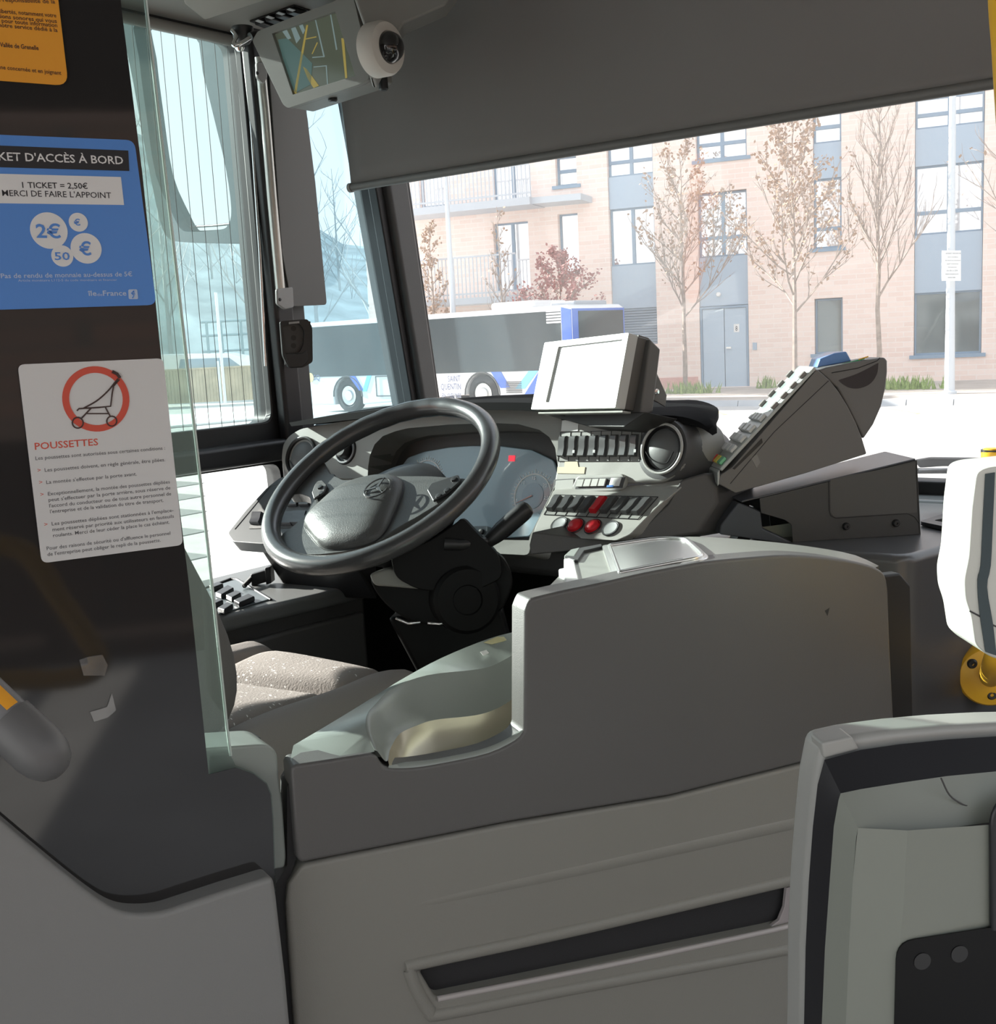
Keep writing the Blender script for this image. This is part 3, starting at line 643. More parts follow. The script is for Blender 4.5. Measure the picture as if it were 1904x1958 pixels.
edge = [GL(x, y, -.003) for x, y in [(231, -420), (271, -60), (278, 0), (318, 350), (358, 700), (398, 1050), (434, 1393), (441, 1445)]]
tube('polished_edge', edge, .0016, mat('green_glass_edge', (.55, .62, .58), .2), pg, n=6)
def pxm(n, px, py, pl): return n*((pl(px, py)-EYE).dot(FW))/FPX   # photo pixels -> metres at that point
def ln(pl, s, x0, y0, x1, y1, cap, k=.002, bold=0.0):
    a, b = pl(x0, y0, k), pl(x1, y1, k); xa = (b-a)
    ya = pl.n.cross(xa).normalized()
    return (s, a, xa, ya, xa.length, pxm(cap, (x0+x1)/2, (y0+y1)/2, pl), bold)
def disc(name, pl, px, py, r, k, m, parent, n=40, ri=0.0, ry=None):
    c = pl(px, py, k); R_ = pxm(r, px, py, pl); o = ring(c, pl.a, pl.b, R_, n, R_ if ry is None else pxm(ry, px, py, pl))
    if ri: return holed(name, o, [ring(c, pl.a, pl.b, R_*ri, n)], pl.n*.0004, m, parent)
    return prism(name, o, pl.n*.0004, m, parent, smooth=False)
PAPER = mat('white_laminated_paper', (0.75, 0.75, 0.745), 0.35); PBLUE = mat('poster_blue', (0.10, 0.30, 0.78), 0.3); PORG = mat('poster_orange', (0.93, 0.40, 0.04), 0.4)
RINGR = mat('sign_red', (0.72, 0.10, 0.06), 0.5); STRO = mat('stroller_brown_black', (0.07, 0.04, 0.035), 0.6); GREYT = mat('grey_ink', (0.10, 0.10, 0.11), 0.6)
# white notice
wp = prism('stroller_notice', rnd([GL(x, y, .0035) for x, y in [(34, 697), (312, 685), (350, 1042), (80, 1077)]], .006), -GL.n*.0012, PAPER, smooth=False)
tag(wp, 'white POUSSETTES notice with a red circled stroller, lowest on the tinted glass', 'notice')
disc('red_circle', GL, 184, 763, 62, .0037, RINGR, wp, 48, .80)
sb = bmesh.new()
def stroke(pts, w): add_tube(sb, [GL(x, y, .0042) for x, y in pts], pxm(w, 180, 760, GL), 6)
Zr = lambda x, y: (x/3.2625, 580+y/3.2625)
stroke([Zr(480, 670), Zr(492, 657), Zr(610, 650), Zr(690, 642), Zr(700, 560), Zr(712, 500)], 1.4)
stroke(spl([V((*Zr(520, 655), 0)), V((*Zr(600, 610), 0)), V((*Zr(670, 550), 0)), V((*Zr(712, 490), 0)), V((*Zr(712, 475), 0))], 4) and [(p.x, p.y) for p in spl([V((*Zr(520, 655), 0)), V((*Zr(600, 610), 0)), V((*Zr(670, 550), 0)), V((*Zr(735, 470), 0))], 4)], 1.4)
stroke([Zr(700, 425), Zr(730, 440), Zr(748, 465)], 3.4); stroke([Zr(705, 520), Zr(745, 475)], 1.4)
stroke([Zr(570, 652), Zr(510, 715)], 1.4); stroke([Zr(658, 650), Zr(688, 705)], 1.4); stroke([Zr(535, 688), Zr(675, 688)], 1.2)
for cx, cy, rr in ((485, 745, 34), (697, 735, 31)):
    stroke([Zr(cx+rr*math.cos(a*.35), cy+rr*math.sin(a*.35)) for a in range(19)], 1.4)
finish('stroller_pictogram', sb, STRO, wp)
text('red_heading', [ln(GL, 'POUSSETTES', 67, 860, 188, 851, 13.5, .0037, .012)], RINGR, wp, k=0)
def zl(s, x0, y0, x1, y1, cap=23): return ln(GL, s, *Zr(x0, y0), *Zr(x1, y1), cap/3.2625, .0037, .003)
text('notice_text', [zl('Les poussettes sont autorisées sous certaines conditions :', 222, 978, 1030, 912), zl('Les poussettes doivent, en règle générale, être pliées.', 280, 1051, 1030, 985),
    zl("La montée s'effectue par la porte avant.", 290, 1127, 853, 1074), zl('Exceptionnellement, la montée des poussettes dépliées', 300, 1200, 1060, 1123), zl("peut s'effectuer par la porte arrière, sous réserve de", 304, 1237, 1063, 1160),
    zl("l'accord du conducteur ou de tout autre personnel de", 308, 1274, 1068, 1197), zl("l'entreprise et de la validation du titre de transport.", 313, 1310, 1020, 1238), zl("Les poussettes dépliées sont stationnées à l'emplace-", 324, 1386, 1082, 1300),
    zl('ment réservé par priorité aux utilisateurs en fauteuils', 328, 1422, 1085, 1337), zl('roulants. Merci de leur céder la place le cas échéant.', 332, 1459, 1058, 1374), zl("Pour des raisons de sécurité ou d'affluence le personnel", 292, 1540, 1063, 1443), zl("de l'entreprise peut obliger le repli de la poussette.", 297, 1577, 1003, 1487)], GREYT, wp, k=0)
text('red_bullets', [zl('>', x, y, x+20, y-2, 26) for x, y in ((235, 1054), (245, 1129), (253, 1205), (277, 1392))], RINGR, wp, k=0)
# blue notice
bp = prism('ticket_notice', rnd([GL(x, y, .0035) for x, y in [(-90, 254), (257, 268), (299, 583), (-90, 595)]], .008), -GL.n*.0012, PBLUE, smooth=False)
tag(bp, "blue TICKET D'ACCÈS À BORD price notice with white coin circles on tinted glass", 'notice')
prism('black_header', [GL(x, y, .0037) for x, y in [(-62, 276), (245, 288), (247, 327), (-62, 318)]], GL.n*.0003, INK, bp, smooth=False)
prism('white_box', [GL(x, y, .0037) for x, y in [(-50, 331), (231, 338.5), (237, 392), (-50, 388)]], GL.n*.0003, WHT, bp, smooth=False)
text('header_text', [ln(GL, "TICKET D'ACCÈS À BORD", -44, 305, 236, 314, 15.5, .0042, .012)], WHT, bp, k=0)
text('price_text', [ln(GL, '1 TICKET = 2,50€', 43, 359, 168, 361, 11, .0042, .012), ln(GL, "MERCI DE FAIRE L'APPOINT", 4.6, 374.5, 213, 379, 11.5, .0042, .004)], INK, bp, k=0)
for x, y, r in ((93.5, 441, 34), (149.6, 425, 17.5), (164.6, 475, 28.5), (119, 489.5, 20)): disc('coin_circle', GL, x, y, r, .0037, WHT, bp)
text('coin_text', [ln(GL, '2€', 70, 454, 117, 455, 26, .0045, .02), ln(GL, '€', 142, 431, 154, 431, 12, .0045, .02), ln(GL, '€', 152, 487, 175, 488, 25, .0045, .02), ln(GL, '50', 105, 497, 134, 497, 15, .0045, .012)], PBLUE, bp, k=0)
PALE = mat('pale_blue_ink', (.55, .66, .85), .6)
text('small_print', [ln(GL, 'Pas de rendu de monnaie au-dessus de 5€', 2, 532, 253, 528, 9, .0038, .012), ln(GL, 'Article monétaire L112-5 du code monétaire et financier', 35, 538.5, 224, 537, 4.5, .0038), ln(GL, 'île', 168, 565.5, 185, 565.5, 10, .0038, .015), ln(GL, 'de', 186, 566, 196, 566, 6, .0038), ln(GL, 'France', 197, 565.5, 242, 565, 10, .0038, .015)], PALE, bp, k=0)
prism('logo_square', rnd([GL(x, y, .0037) for x, y in [(245, 553.5), (262, 553), (264, 572), (246, 572)]], .0015), GL.n*.0003, PALE, bp, smooth=False)
sb = bmesh.new()
for pts in ([(256, 556), (251, 561), (256, 565), (253, 570)], [(251, 561), (258, 562)], [(255, 558), (257, 559)]): add_tube(sb, [GL(x, y, .0042) for x, y in pts], .0005, 5)
finish('logo_figure', sb, PBLUE, bp)
# orange notice
op = prism('orange_notice', rnd([GL(x, y, .0035) for x, y in [(-150, -190), (91, -172), (131, 164), (-150, 143)]], .011), -GL.n*.0012, PORG, smooth=False)
tag(op, 'orange notice with black print at the top left of the tinted glass', 'notice')
def zo(s, x0, y0, x1, y1, cap=26, b=.012): return ln(GL, s, x0/3.2625, y0/3.2625, x1/3.2625, y1/3.2625, cap/3.2625, .0038, b)
BRN = mat('brown_black_ink', (0.10, 0.05, 0.03), .6)
text('orange_text', [zo('pour la responsabilité de la', -120, 5, 345, 22), zo('informatique et libertés, notamment votre', -230, 62, 352, 109), zo('des conversations sonores qui vous', -230, 92, 355, 144), zo('concernent ou pour toute information', -230, 120, 358, 170), zo('contactez notre service dédié à la', -180, 152, 360, 200), zo('Transports de la Vallée de Grenelle', -230, 270, 242, 313, 28, .02), zo('demande écrite par la personne concernée et en joignant', -420, 390, 383, 467)], BRN, op, k=0)
TAPEC = glass('clear_tape', (.9, .9, .9), .10, dirt=.35, dirtcol=(.8, .8, .8), streak=.6)
for pts_, lab in (([(152, 1262), (170, 1256), (196, 1252), (206, 1272), (200, 1292), (160, 1292)], 'scrap of clear tape on the tinted glass just below the mirrored handrail'), ([(172, 1362), (205, 1352), (214, 1326), (222, 1358), (206, 1372), (180, 1380)], 'crumpled scrap of clear tape low on the tinted glass')):
    tp = prism('tape_scrap', GL.many(pts_, .003), -GL.n*.0008, TAPEC, smooth=False); tag(tp, lab, 'tape')
# lower partition panel
PP = GL.off(.028)
pp = thing('partition_panel', 'grey moulded partition panel with a dipped top edge under the tinted glass', 'panel', PP(300, 1958) + V((0, 0, -.45)))
top = [(-120, 1462), (0, 1568), (114, 1663), (182, 1716), (222, 1740), (260, 1748), (309, 1745), (358, 1730), (430, 1706), (500, 1684)]
pts = spl(PP.many(top), 4) + [PP(524, 1677), PP(530, 1714), PP(548, 1871), PP(556, 1958)]
low = [p for p in (PP(556, 1958) + V((0, 0, -.4)) + GD*.02, PP(-120, 1958) + V((0, 0, -.4)))]
prism('moulded_panel', pts+low, -PP.n*.05, G_PART, pp, bevel=.011, seg=4)
# handrail end with orange inserts
hd_, hc = .80, D(10, 1395, .80)
HP = Plane(D(40, 1400, .80), RT, UP)
ax0, ax1 = HP(-140, 1236), HP(58, 1424); axd = (ax1-ax0).normalized(); hn = (HP.n - axd*HP.n.dot(axd)).normalized(); hw = hn.cross(axd)
hr = thing('handrail_grip', 'grey handrail end with two orange stripes in front of the tinted glass', 'handrail', ax1)
R0 = .0175
c1 = HP(32, 1395)
lathe('end_cap', c1, axd, [(0, -.01), (R0*1.08, -.01), (R0*1.12, .004), (R0*1.12, .022), (R0*1.0, .032), (R0*.75, .040), (R0*.35, .0445), (0, .0455)], mat('mid_grey_rubber', (.13, .13, .13), .45), hr, n=28)
lathe('grip_tube', c1, axd, [(0, -.19), (R0, -.19), (R0, 0), (0, 0)], mat('grey_grip', (.21, .21, .215), .4), hr, n=28)
for an in (-.95, .98):
    def rr_(a, r): return hn*(math.cos(a)*r) + hw*(math.sin(a)*r)
    rings = []
    for s in (-.19, -.012):
        rings.append([c1+axd*s + rr_(an + t*.1, R0*1.012) for t in (-3, -2, -1, 0, 1, 2, 3)] + [c1+axd*s + rr_(an + t*.1, R0*.95) for t in (3, 2, 1, 0, -1, -2, -3)])
    loft('orange_stripe', rings, M_ORG, hr)
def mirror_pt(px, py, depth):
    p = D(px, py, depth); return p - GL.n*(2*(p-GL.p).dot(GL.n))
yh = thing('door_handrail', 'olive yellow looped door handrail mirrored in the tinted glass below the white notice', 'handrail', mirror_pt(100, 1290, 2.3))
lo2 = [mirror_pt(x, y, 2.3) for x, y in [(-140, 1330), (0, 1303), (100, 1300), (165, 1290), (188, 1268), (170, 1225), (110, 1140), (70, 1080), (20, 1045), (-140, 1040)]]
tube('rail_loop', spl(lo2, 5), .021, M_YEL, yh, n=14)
# ================================================================ driver's seat
FAB = mat('grey_brown_seat_fabric', (0.24, 0.215, 0.20), 0.95, bump=.5, bscale=500)
def flecks(name, col):
    m = mat(name, col, .95, bump=.9, bscale=260); t = m.node_tree; b = bsdf(m)
    tcn = t.nodes.new('ShaderNodeTexCoord'); mp = t.nodes.new('ShaderNodeMapping'); mp.inputs['Scale'].default_value = (1, 2.2, 1)
    n = t.nodes.new('ShaderNodeTexVoronoi'); n.inputs['Scale'].default_value = 95; n.feature = 'F1'
    n2 = t.nodes.new('ShaderNodeTexNoise'); n2.inputs['Scale'].default_value = 28
    t.links.new(tcn.outputs['Object'], mp.inputs[0]); t.links.new(mp.outputs[0], n.inputs['Vector']); t.links.new(mp.outputs[0], n2.inputs['Vector'])
    r = t.nodes.new('ShaderNodeValToRGB'); r.color_ramp.elements[0].color = (.80, .78, .75, 1); r.color_ramp.elements[0].position = .16; r.color_ramp.elements[1].color = (*col, 1); r.color_ramp.elements[1].position = .24
    a = t.nodes.new('ShaderNodeMath'); a.operation = 'ADD'; s = t.nodes.new('ShaderNodeMath'); s.operation = 'MULTIPLY_ADD'; s.inputs[1].default_value = -.9; s.inputs[2].default_value = .52
    t.links.new(n2.outputs['Fac'], s.inputs[0]); t.links.new(n.outputs['Distance'], a.inputs[0]); t.links.new(s.outputs[0], a.inputs[1]); t.links.new(a.outputs[0], r.inputs[0]); t.links.new(r.outputs[0], b.inputs['Base Color']); return m
FABF = flecks('flecked_seat_fabric', (0.27, 0.245, 0.225))
seat = thing('driver_chair', 'driver seat with grey brown flecked fabric cushion behind the steering wheel', 'seat', (-1.41, 1.08, .42))
def seat_z(s, t):   # s across (-1 left .. 1 right), t along (0 rear .. 1 front)
    x, y = s*.235, .82 + t*.52
    z = 1.0 + .012*math.sin(t*3)
    b_ = abs(s)
    z += .022*math.exp(-((b_-.80)/.16)**2)                       # side bolsters
    z -= .028*math.exp(-((b_-.585)/.035)**2)                      # bolster seams
    yc = .645 + .05*(s+.6)**2*(1 if s > -.6 else 0)
    z -= .034*math.exp(-((t-yc)/.032)**2)*(1 if b_ < .6 else .0)   # cross seam
    z += .020*math.exp(-((t-.84)/.13)**2)*max(0, 1-(b_/.75)**4) + .016*math.exp(-((t-.38)/.2)**2)*max(0, 1-(b_/.75)**4)
    e = max(0, (b_-.86)/.14); f = max(0, (t-.90)/.10); z -= .05*e**2.2 + .055*f**2.2
    return V((-1.41+x, y, z))
b = bmesh.new(); NS, NT = 60, 60
g_ = [[b.verts.new(seat_z(-1+2*i/NS, j/NT)) for i in range(NS+1)] for j in range(NT+1)]
for j in range(NT):
    for i in range(NS): f = b.faces.new((g_[j][i], g_[j][i+1], g_[j+1][i+1], g_[j+1][i])); f.material_index = 0 if abs(-1+2*(i+.5)/NS) < .585 else 1
bd = [g_[0][i] for i in range(NS+1)] + [g_[j][NS] for j in range(1, NT+1)] + [g_[NT][i] for i in range(NS-1, -1, -1)] + [g_[j][0] for j in range(NT-1, 0, -1)]
dn = [b.verts.new(v.co + V((0, 0, -.10))) for v in bd]
for i in range(len(bd)): f = b.faces.new((bd[i], bd[(i+1) % len(bd)], dn[(i+1) % len(bd)], dn[i])); f.material_index = 1
b.faces.new(dn)
finish('seat_cushion', b, [FABF, FAB], seat, angle=60)
def srr(cx, cy, z, w, d, n=28, e=3.0):
    o = []
    for k in range(n):
        a = 2*math.pi*k/n; c, s = math.cos(a), math.sin(a)
        o.append(V((cx + w*math.copysign(abs(c)**(2/e), c), cy + d*math.copysign(abs(s)**(2/e), s), z)))
    return o
br = [(1.00, .13, .04), (1.03, .175, .06), (1.07, .215, .068), (1.12, .24, .072), (1.18, .245, .072), (1.24, .225, .07), (1.30, .20, .066), (1.38, .18, .062), (1.46, .165, .056), (1.53, .14, .045), (1.56, .09, .025), (1.565, .02, .01)]
loft('backrest', [srr(-1.41, .893-(z-1.12)*.22, z, w, d) for z, w, d in br], mat('shaded_backrest_fabric', (0.12, 0.11, 0.105), 0.95, bump=.5, bscale=500), seat, sub=1)  # seat fabric darkened here, the backrest's shade is put into the colour
prism('seat_base', [V((-1.60, .84, .42)), V((-1.22, .84, .42)), V((-1.22, 1.28, .42)), V((-1.60, 1.28, .42))], (0, 0, .48), G_BLACK, seat, bevel=.02)
boxa('belt_buckle', GL(465, 1421, -.10), (GD, Z3, GL.n), (.018, .006, .012), G_BLACK, seat, .003)
po = thing('partition_post', 'pale grey rounded post between the tinted glass and the cab door', 'post', GL(470, 1665, -.03))
prism('post_body', rnd([GL(x, y, -.012) for x, y in [(380, 1432), (515, 1423), (531, 1440), (534, 1490), (541, 1532), (548, 1640), (545, 1660), (380, 1690)]], [.005, .012, .006, .01, .02, .006, .004, .005]), -GL.n*.06, G_CONS, po, bevel=.008)
# ================================================================ cab door and console
DA = V((math.sin(rad(30)), math.cos(rad(30)), 0)); DR = Plane(GL(545, 1700), DA, Z3)
door = thing('cab_door', 'two tone grey driver cab door with a dark letter slot in its lower half', 'door', DR(1100, 1958) + V((0, 0, -.35)))
up_ = [(555, 1475), (560, 1464), (640, 1452), (710, 1440)]
notch = [(722, 1446), (730, 1460), (743, 1468), (790, 1468), (860, 1457), (935, 1440), (985, 1416), (1002, 1398)]
topc = [(1003, 1170), (1012, 1149), (1025, 1142), (1090, 1127), (1144, 1116), (1226, 1097), (1308, 1081), (1349, 1074), (1431, 1066), (1513, 1061), (1594, 1067), (1650, 1077), (1680, 1088), (1694, 1102), (1699, 1130)]
rt = [(1703, 1246), (1711, 1401), (1718, 1425)]
crs = [(1535, 1458), (1279, 1522), (973, 1572), (812, 1604), (640, 1638), (575, 1651), (567, 1640)]
UPT = up_ + notch + topc
upper = DR.many(up_) + spl(DR.many(notch), 3) + spl(DR.many(topc), 3) + DR.many(rt) + DR.many(crs)
prism('upper_panel', upper, -DR.n*.04, G_DOOR, door, bevel=.014, seg=6)
lowp = [(578, 1654), (640, 1641), (812, 1607), (973, 1575), (1279, 1525), (1535, 1461), (1718, 1428), (1735, 1700), (1740, 1958)]
lowl = [(563, 1958), (553, 1820), (547, 1730), (552, 1692)]
lo_ = DR.many(lowp, -.004) + [DR(1740, 1958, -.004)-Z3*.3, DR(563, 1958, -.004)-Z3*.3] + DR.many(lowl, -.004)
slot = [DR(x, y, -.004) for x, y in [(803, 1858), (1503, 1697), (1535, 1690), (1700, 1660), (1700, 1720), (1540, 1760), (1470, 1778), (834, 1910)]]
holed('lower_panel', lo_, [slot], -DR.n*.03, G_LOW, door, bevel=.006, seg=3)
prism('slot_pocket', [p - DR.n*.018 for p in slot], -DR.n*.01, mat('slot_black_mesh', (.02, .02, .022), .6, bump=.5, bscale=800), door, smooth=False)
prism('slot_end_plate', [DR(x, y, -.010) for x, y in [(1504, 1698), (1700, 1655), (1700, 1722), (1540, 1758), (1470, 1775), (1490, 1760), (1500, 1735)]], -DR.n*.006, mat('pinkish_grey_plate', (.33, .30, .30), .35), door, bevel=.001)
tube('slot_lip', [DR(x, y, -.006) for x, y in [(836, 1910), (1000, 1878), (1200, 1838), (1470, 1780), (1540, 1763), (1700, 1725)]], .0036, mat('bare_edge_strip', (.42, .39, .38), .3), door, n=8)
bead = spl(DR.many([(1700, 1640), (1540, 1677), (1300, 1733), (1050, 1790), (800, 1843), (784, 1852), (786, 1866), (800, 1900), (822, 1934), (845, 1940), (1050, 1900), (1300, 1854), (1535, 1811), (1700, 1780)], -.004), 3)
bead = [p - DR.n*.0035 for p in bead]; bq = bmesh.new(); add_tube(bq, bead, .0085, 14); finish('slot_surround', bq, G_LOW, door, angle=60)
bq = bmesh.new(); add_tube(bq, [DR(x, y, k) for x, y, k in [(570, 1762, -.030), (700, 1737, -.0215), (812, 1714, -.0195), (1100, 1655, -.0185), (1350, 1601, -.018), (1535, 1561, -.0178), (1715, 1522, -.0178)]], .016, 20); finish('moulded_ridge', bq, G_LOW, door, angle=60)
SC_ = mat('dark_scuff', (.03, .03, .03), .8)
prism('scuff_mark', [DR(x, y, .0003) for x, y in [(1577, 1168), (1586, 1162), (1582, 1178)]], -DR.n*.0002, SC_, door, smooth=False)
# black strips added to fill both door gaps with shade
st = prism('gap_filler', [DR(x, y, -.014) for x, y in [(549, 1505), (558, 1490), (566, 1640), (551, 1690), (549, 1740), (556, 1820), (566, 1958), (585, 2100), (510, 2100), (527, 1690), (549, 1655)]], -DR.n*.035, G_RUB); tag(st, 'added black shade seal strip in the gap between partition panel and cab door', 'filler')
st = prism('gap_filler', [DR(x, y, -.03) for x, y in [(1690, 1100), (1722, 1096), (1742, 1120), (1748, 1440), (1700, 1440)]], -DR.n*.02, G_RUB, bevel=.004); tag(st, 'added black shade seal strip between cab door and front console', 'filler')
# console with coin bowl
con = thing('driver_console', 'greenish grey console tray with an oval bowl between driver seat and cab door', 'console', DR(700, 1500, -.08) - Z3*.2)
A_ = [(561, 1425, -.060), (600, 1402, -.09), (660, 1366, -.12), (715, 1332, -.15), (766, 1300, -.17), (844, 1258, -.185), (935, 1221, -.19), (1002, 1204, -.195)]
B_ = [(716, 1437, -.003), (703, 1405, -.03), (699, 1379, -.05), (704, 1362, -.068), (716, 1348, -.085), (750, 1316, -.115), (817, 1291, -.135), (918, 1279, -.142), (958, 1265, -.148), (1002, 1238, -.152)]
Cc = [(742, 1455, -.006), (745, 1435, -.030), (750, 1424, -.046), (758, 1410, -.062), (770, 1399, -.078), (800, 1386, -.098), (834, 1376, -.112), (918, 1366, -.126), (968, 1345, -.134), (1002, 1316, -.138)]
E_ = [(744, 1464, -.004), (752, 1462, -.006), (762, 1460, -.007), (775, 1457, -.007), (790, 1456, -.007), (820, 1453, -.007), (850, 1448, -.007), (915, 1434, -.007), (960, 1417, -.007), (1002, 1392, -.007)]
dk = lambda L: [DR(*p) for p in L]
bt = bmesh.new()
Ac, Bc = spl(dk(A_), 4), spl(dk(B_), 4)
lp = Ac + Bc[::-1] + dk([(690, 1444, -.003), (640, 1454, -.003), (562, 1465, -.003), (555, 1452, -.02)])
vs = [bt.verts.new(p) for p in lp]; es = [bt.edges.new((vs[i], vs[(i+1) % len(vs)])) for i in range(len(vs))]
bmesh.ops.triangle_fill(bt, edges=es, use_beauty=True)
sk = [bt.verts.new(p - Z3*.25) for p in Ac]
for i in range(len(Ac)-1): bt.faces.new((vs[i+1], vs[i], sk[i], sk[i+1]))
finish('tray_top', bt, G_CONS, con, angle=50)
NN = 40
Br, Cr, Er = resample(spl(dk(B_), 6), NN), resample(spl(dk(Cc), 6), NN), resample(spl(dk(E_), 6), NN)
inn = []
for i in range(NN):
    t = i/(NN-1); nd = DR.n
    m1 = Br[i].lerp(Cr[i], .15) + nd*-.000 + Z3*.004; m2 = Br[i].lerp(Cr[i], .75) - Z3*.004
    inn.append([Br[i], m1, Br[i].lerp(Cr[i], .45), m2, Cr[i]])
loft('bowl_wall', [[inn[i][j] for i in range(NN)] for j in range(5)], G_CONS, con, closed=False, caps=False, sub=1, angle=70)
fl_ = []
for f, dz in ((0, 0), (.12, -.012), (.35, -.022), (.65, -.022), (.9, -.010), (1, 0)): fl_.append([Cr[i].lerp(Er[i], f) + Z3*dz*min(1, 6*i/(NN-1)) for i in range(NN)])
loft('bowl', fl_, mat('warm_satin_metal', (.55, .50, .38), .3, metal=.6), con, closed=False, caps=False, sub=1, angle=70)
Fr = resample(spl(dk([(743, 1470, 0.0), (790, 1469, 0), (860, 1459, 0), (935, 1442, 0), (985, 1418, 0), (1002, 1400, 0)]), 4), NN)
loft('bowl_front_edge', [Er, [a.lerp(b2, .5)+Z3*.002 for a, b2 in zip(Er, Fr)], [p-DR.n*.002 for p in Fr]], G_CONS, con, closed=False, caps=False, angle=70)
CHIP = mat('bare_yellowed_patch', (.55, .50, .28), .6)
q0 = [DR(x, y, k) for x, y, k in [(925, 1232, -.185), (950, 1221, -.187), (972, 1221, -.187), (968, 1228, -.178), (940, 1235, -.178)]]
prism('worn_patch', [p+Z3*.002 for p in q0], Z3*.0006, CHIP, con, smooth=False)
prism('white_spot', [DR(x, y, k)+Z3*.002 for x, y, k in [(918, 1250, -.165), (930, 1246, -.167), (935, 1252, -.163), (924, 1257, -.160)]], Z3*.0006, M_WHITE, con, smooth=False)
# cash desk behind the top of the door
desk = thing('cash_desk', 'grey cash desk top with inset steel coin plate behind the cab door', 'desk', DR(1400, 1090, -.12) - Z3*.1)
ft = resample(spl(DR.many([(1030, 1141), (1144, 1117), (1308, 1082), (1431, 1068), (1513, 1063), (1594, 1069), (1650, 1078), (1672, 1087)], -.012), 5), 30)
d1, d2, d3 = DR(1144, 1117, -.012), DR(1308, 1082, -.012), DR(1330, 1026, -.15)
DSK = Plane(d1, d2-d1, d3-d1)
bk_ = resample(spl([DSK(1085, 1085), DSK(1110, 1060), DSK(1150, 1046), DSK(1250, 1032), DSK(1330, 1026), DR(1440, 1033, -.125), DR(1540, 1044, -.085), DR(1630, 1060, -.045), DR(1680, 1082, -.013)], 5), 30)
mid = [a.lerp(b2, .5)+Z3*.0 for a, b2 in zip(ft, bk_)]
G_DESK = mat('desk_grey_plastic', (.27, .275, .25), .35, bump=.08, bscale=700)
loft('desk_top', [[p-Z3*.006 for p in ft], ft, mid, bk_, [p-Z3*.03+DA*0 for p in bk_]], G_DESK, desk, closed=False, caps=False, angle=50)
zc = lambda x, y, dz=0: DSK(x, y, 0) + Z3*dz
cpt = rnd([zc(*p) for p in [(1151, 1048), (1262, 1032), (1318, 1034), (1357, 1070), (1342, 1077), (1172, 1110)]], [.004, .02, .012, .012, .01, .004])
plate = prism('coin_plate', [p+Z3*.004 for p in cpt], -Z3*.006, M_STEEL, desk, bevel=.0015)
inn_ = grow(cpt, -.13); tube('plate_rim', [p+Z3*.005 for p in inn_], .0025, M_STEEL, plate, n=8, closed=True)
lit_patch_ = [Z(x, y, 1.19) for x, y in [(1335, 1030), (1368, 940), (1400, 930), (1440, 965), (1410, 1000), (1390, 1035)]]
prism('sunlit_patch', lit_patch_, -Z3*.03, G_CONS, desk, bevel=.004)  # pale slab added to stand for sunlight on the console top
tbx = thing('ticket_printer', 'beige and white ticket roll holder at the left end of the cash desk', 'ticket holder', zc(1110, 1115, -.04))
BEI = mat('beige_plastic', (.42, .40, .30), .5)
prism('holder_back', [zc(*p) for p in [(1100, 1072), (1115, 1054), (1150, 1047), (1158, 1056), (1165, 1106), (1110, 1128)]], -Z3*.05, BEI, tbx, bevel=.002)
prism('holder_rim', [zc(*p, .004) for p in [(1080, 1068), (1090, 1058), (1112, 1052), (1150, 1045), (1151, 1050), (1117, 1058), (1105, 1076), (1098, 1076)]], -Z3*.02, G_BLACK, tbx, bevel=.001)
prism('white_flap', [zc(*p, .003) for p in [(1078, 1072), (1097, 1070), (1110, 1124), (1082, 1132), (1079, 1110), (1069, 1104), (1068, 1092), (1078, 1090)]], -Z3*.03, M_WHITE, tbx, bevel=.002)
prism('holder_cheek', [zc(*p, .005) for p in [(1078, 1068), (1090, 1057), (1112, 1052), (1100, 1070)]], -Z3*.03, G_CONS, tbx, bevel=.003)
# ================================================================ steering wheel and column
WC = V((-1.386, 1.435, 1.312)); WN = V((0, -math.sin(.583), math.cos(.583)))
WP = Plane(WC, (1, 0, 0), V((0, math.cos(.583), math.sin(.583)))); WR = .215
G_WHEEL = mat('black_leather_grain_rim', (0.055, 0.056, 0.058), .27, bump=.06, bscale=500, spec=.8)
G_HUB = mat('dark_grain_hub', (0.085, 0.087, 0.085), .38, bump=.35, bscale=420)
sw = thing('steering_wheel', 'large black steering wheel with a grained centre pad and star emblem', 'steering wheel', WC - WN*.05)
rimpts = [WC + WP.a*(WR*math.cos(2*math.pi*k/96)) + WP.b*(WR*math.sin(2*math.pi*k/96)) for k in range(96)]
rr = [.0172 + (.0012*abs(math.sin(14*2*math.pi*k/96)) if 20 < k < 44 else 0) for k in range(96)]
b = bmesh.new(); add_tube(b, rimpts, rr, 20, closed=True); finish('rim', b, G_WHEEL, sw, angle=80)
def wq(L, k): return [WP(x, y, k) for x, y in L]
hubo = [(537, 1022), (560, 1006), (583, 985), (595, 962), (592, 950), (575, 944), (549, 945), (560, 915), (600, 868), (618, 880), (630, 905), (656, 918), (701, 915), (754, 910), (820, 910), (893, 915), (868, 945), (795, 990), (775, 1000), (752, 1014), (726, 1033), (669, 1053), (612, 1060), (575, 1060), (540, 1045)]
prism('hub_plate', rnd(wq(hubo, -.010), .008, 3), -WN*.022, G_HUB, sw, bevel=.008, seg=4)
pad = [(583, 1000), (612, 968), (645, 940), (675, 925), (704, 917), (730, 913), (758, 914), (771, 923), (770, 940), (764, 958), (755, 980), (745, 1003), (733, 1022), (716, 1036), (690, 1046), (655, 1051), (620, 1050), (597, 1030)]
pc = spl(wq(pad, -.010), 4, closed=True); cc = sum(pc, V((0, 0, 0)))/len(pc)
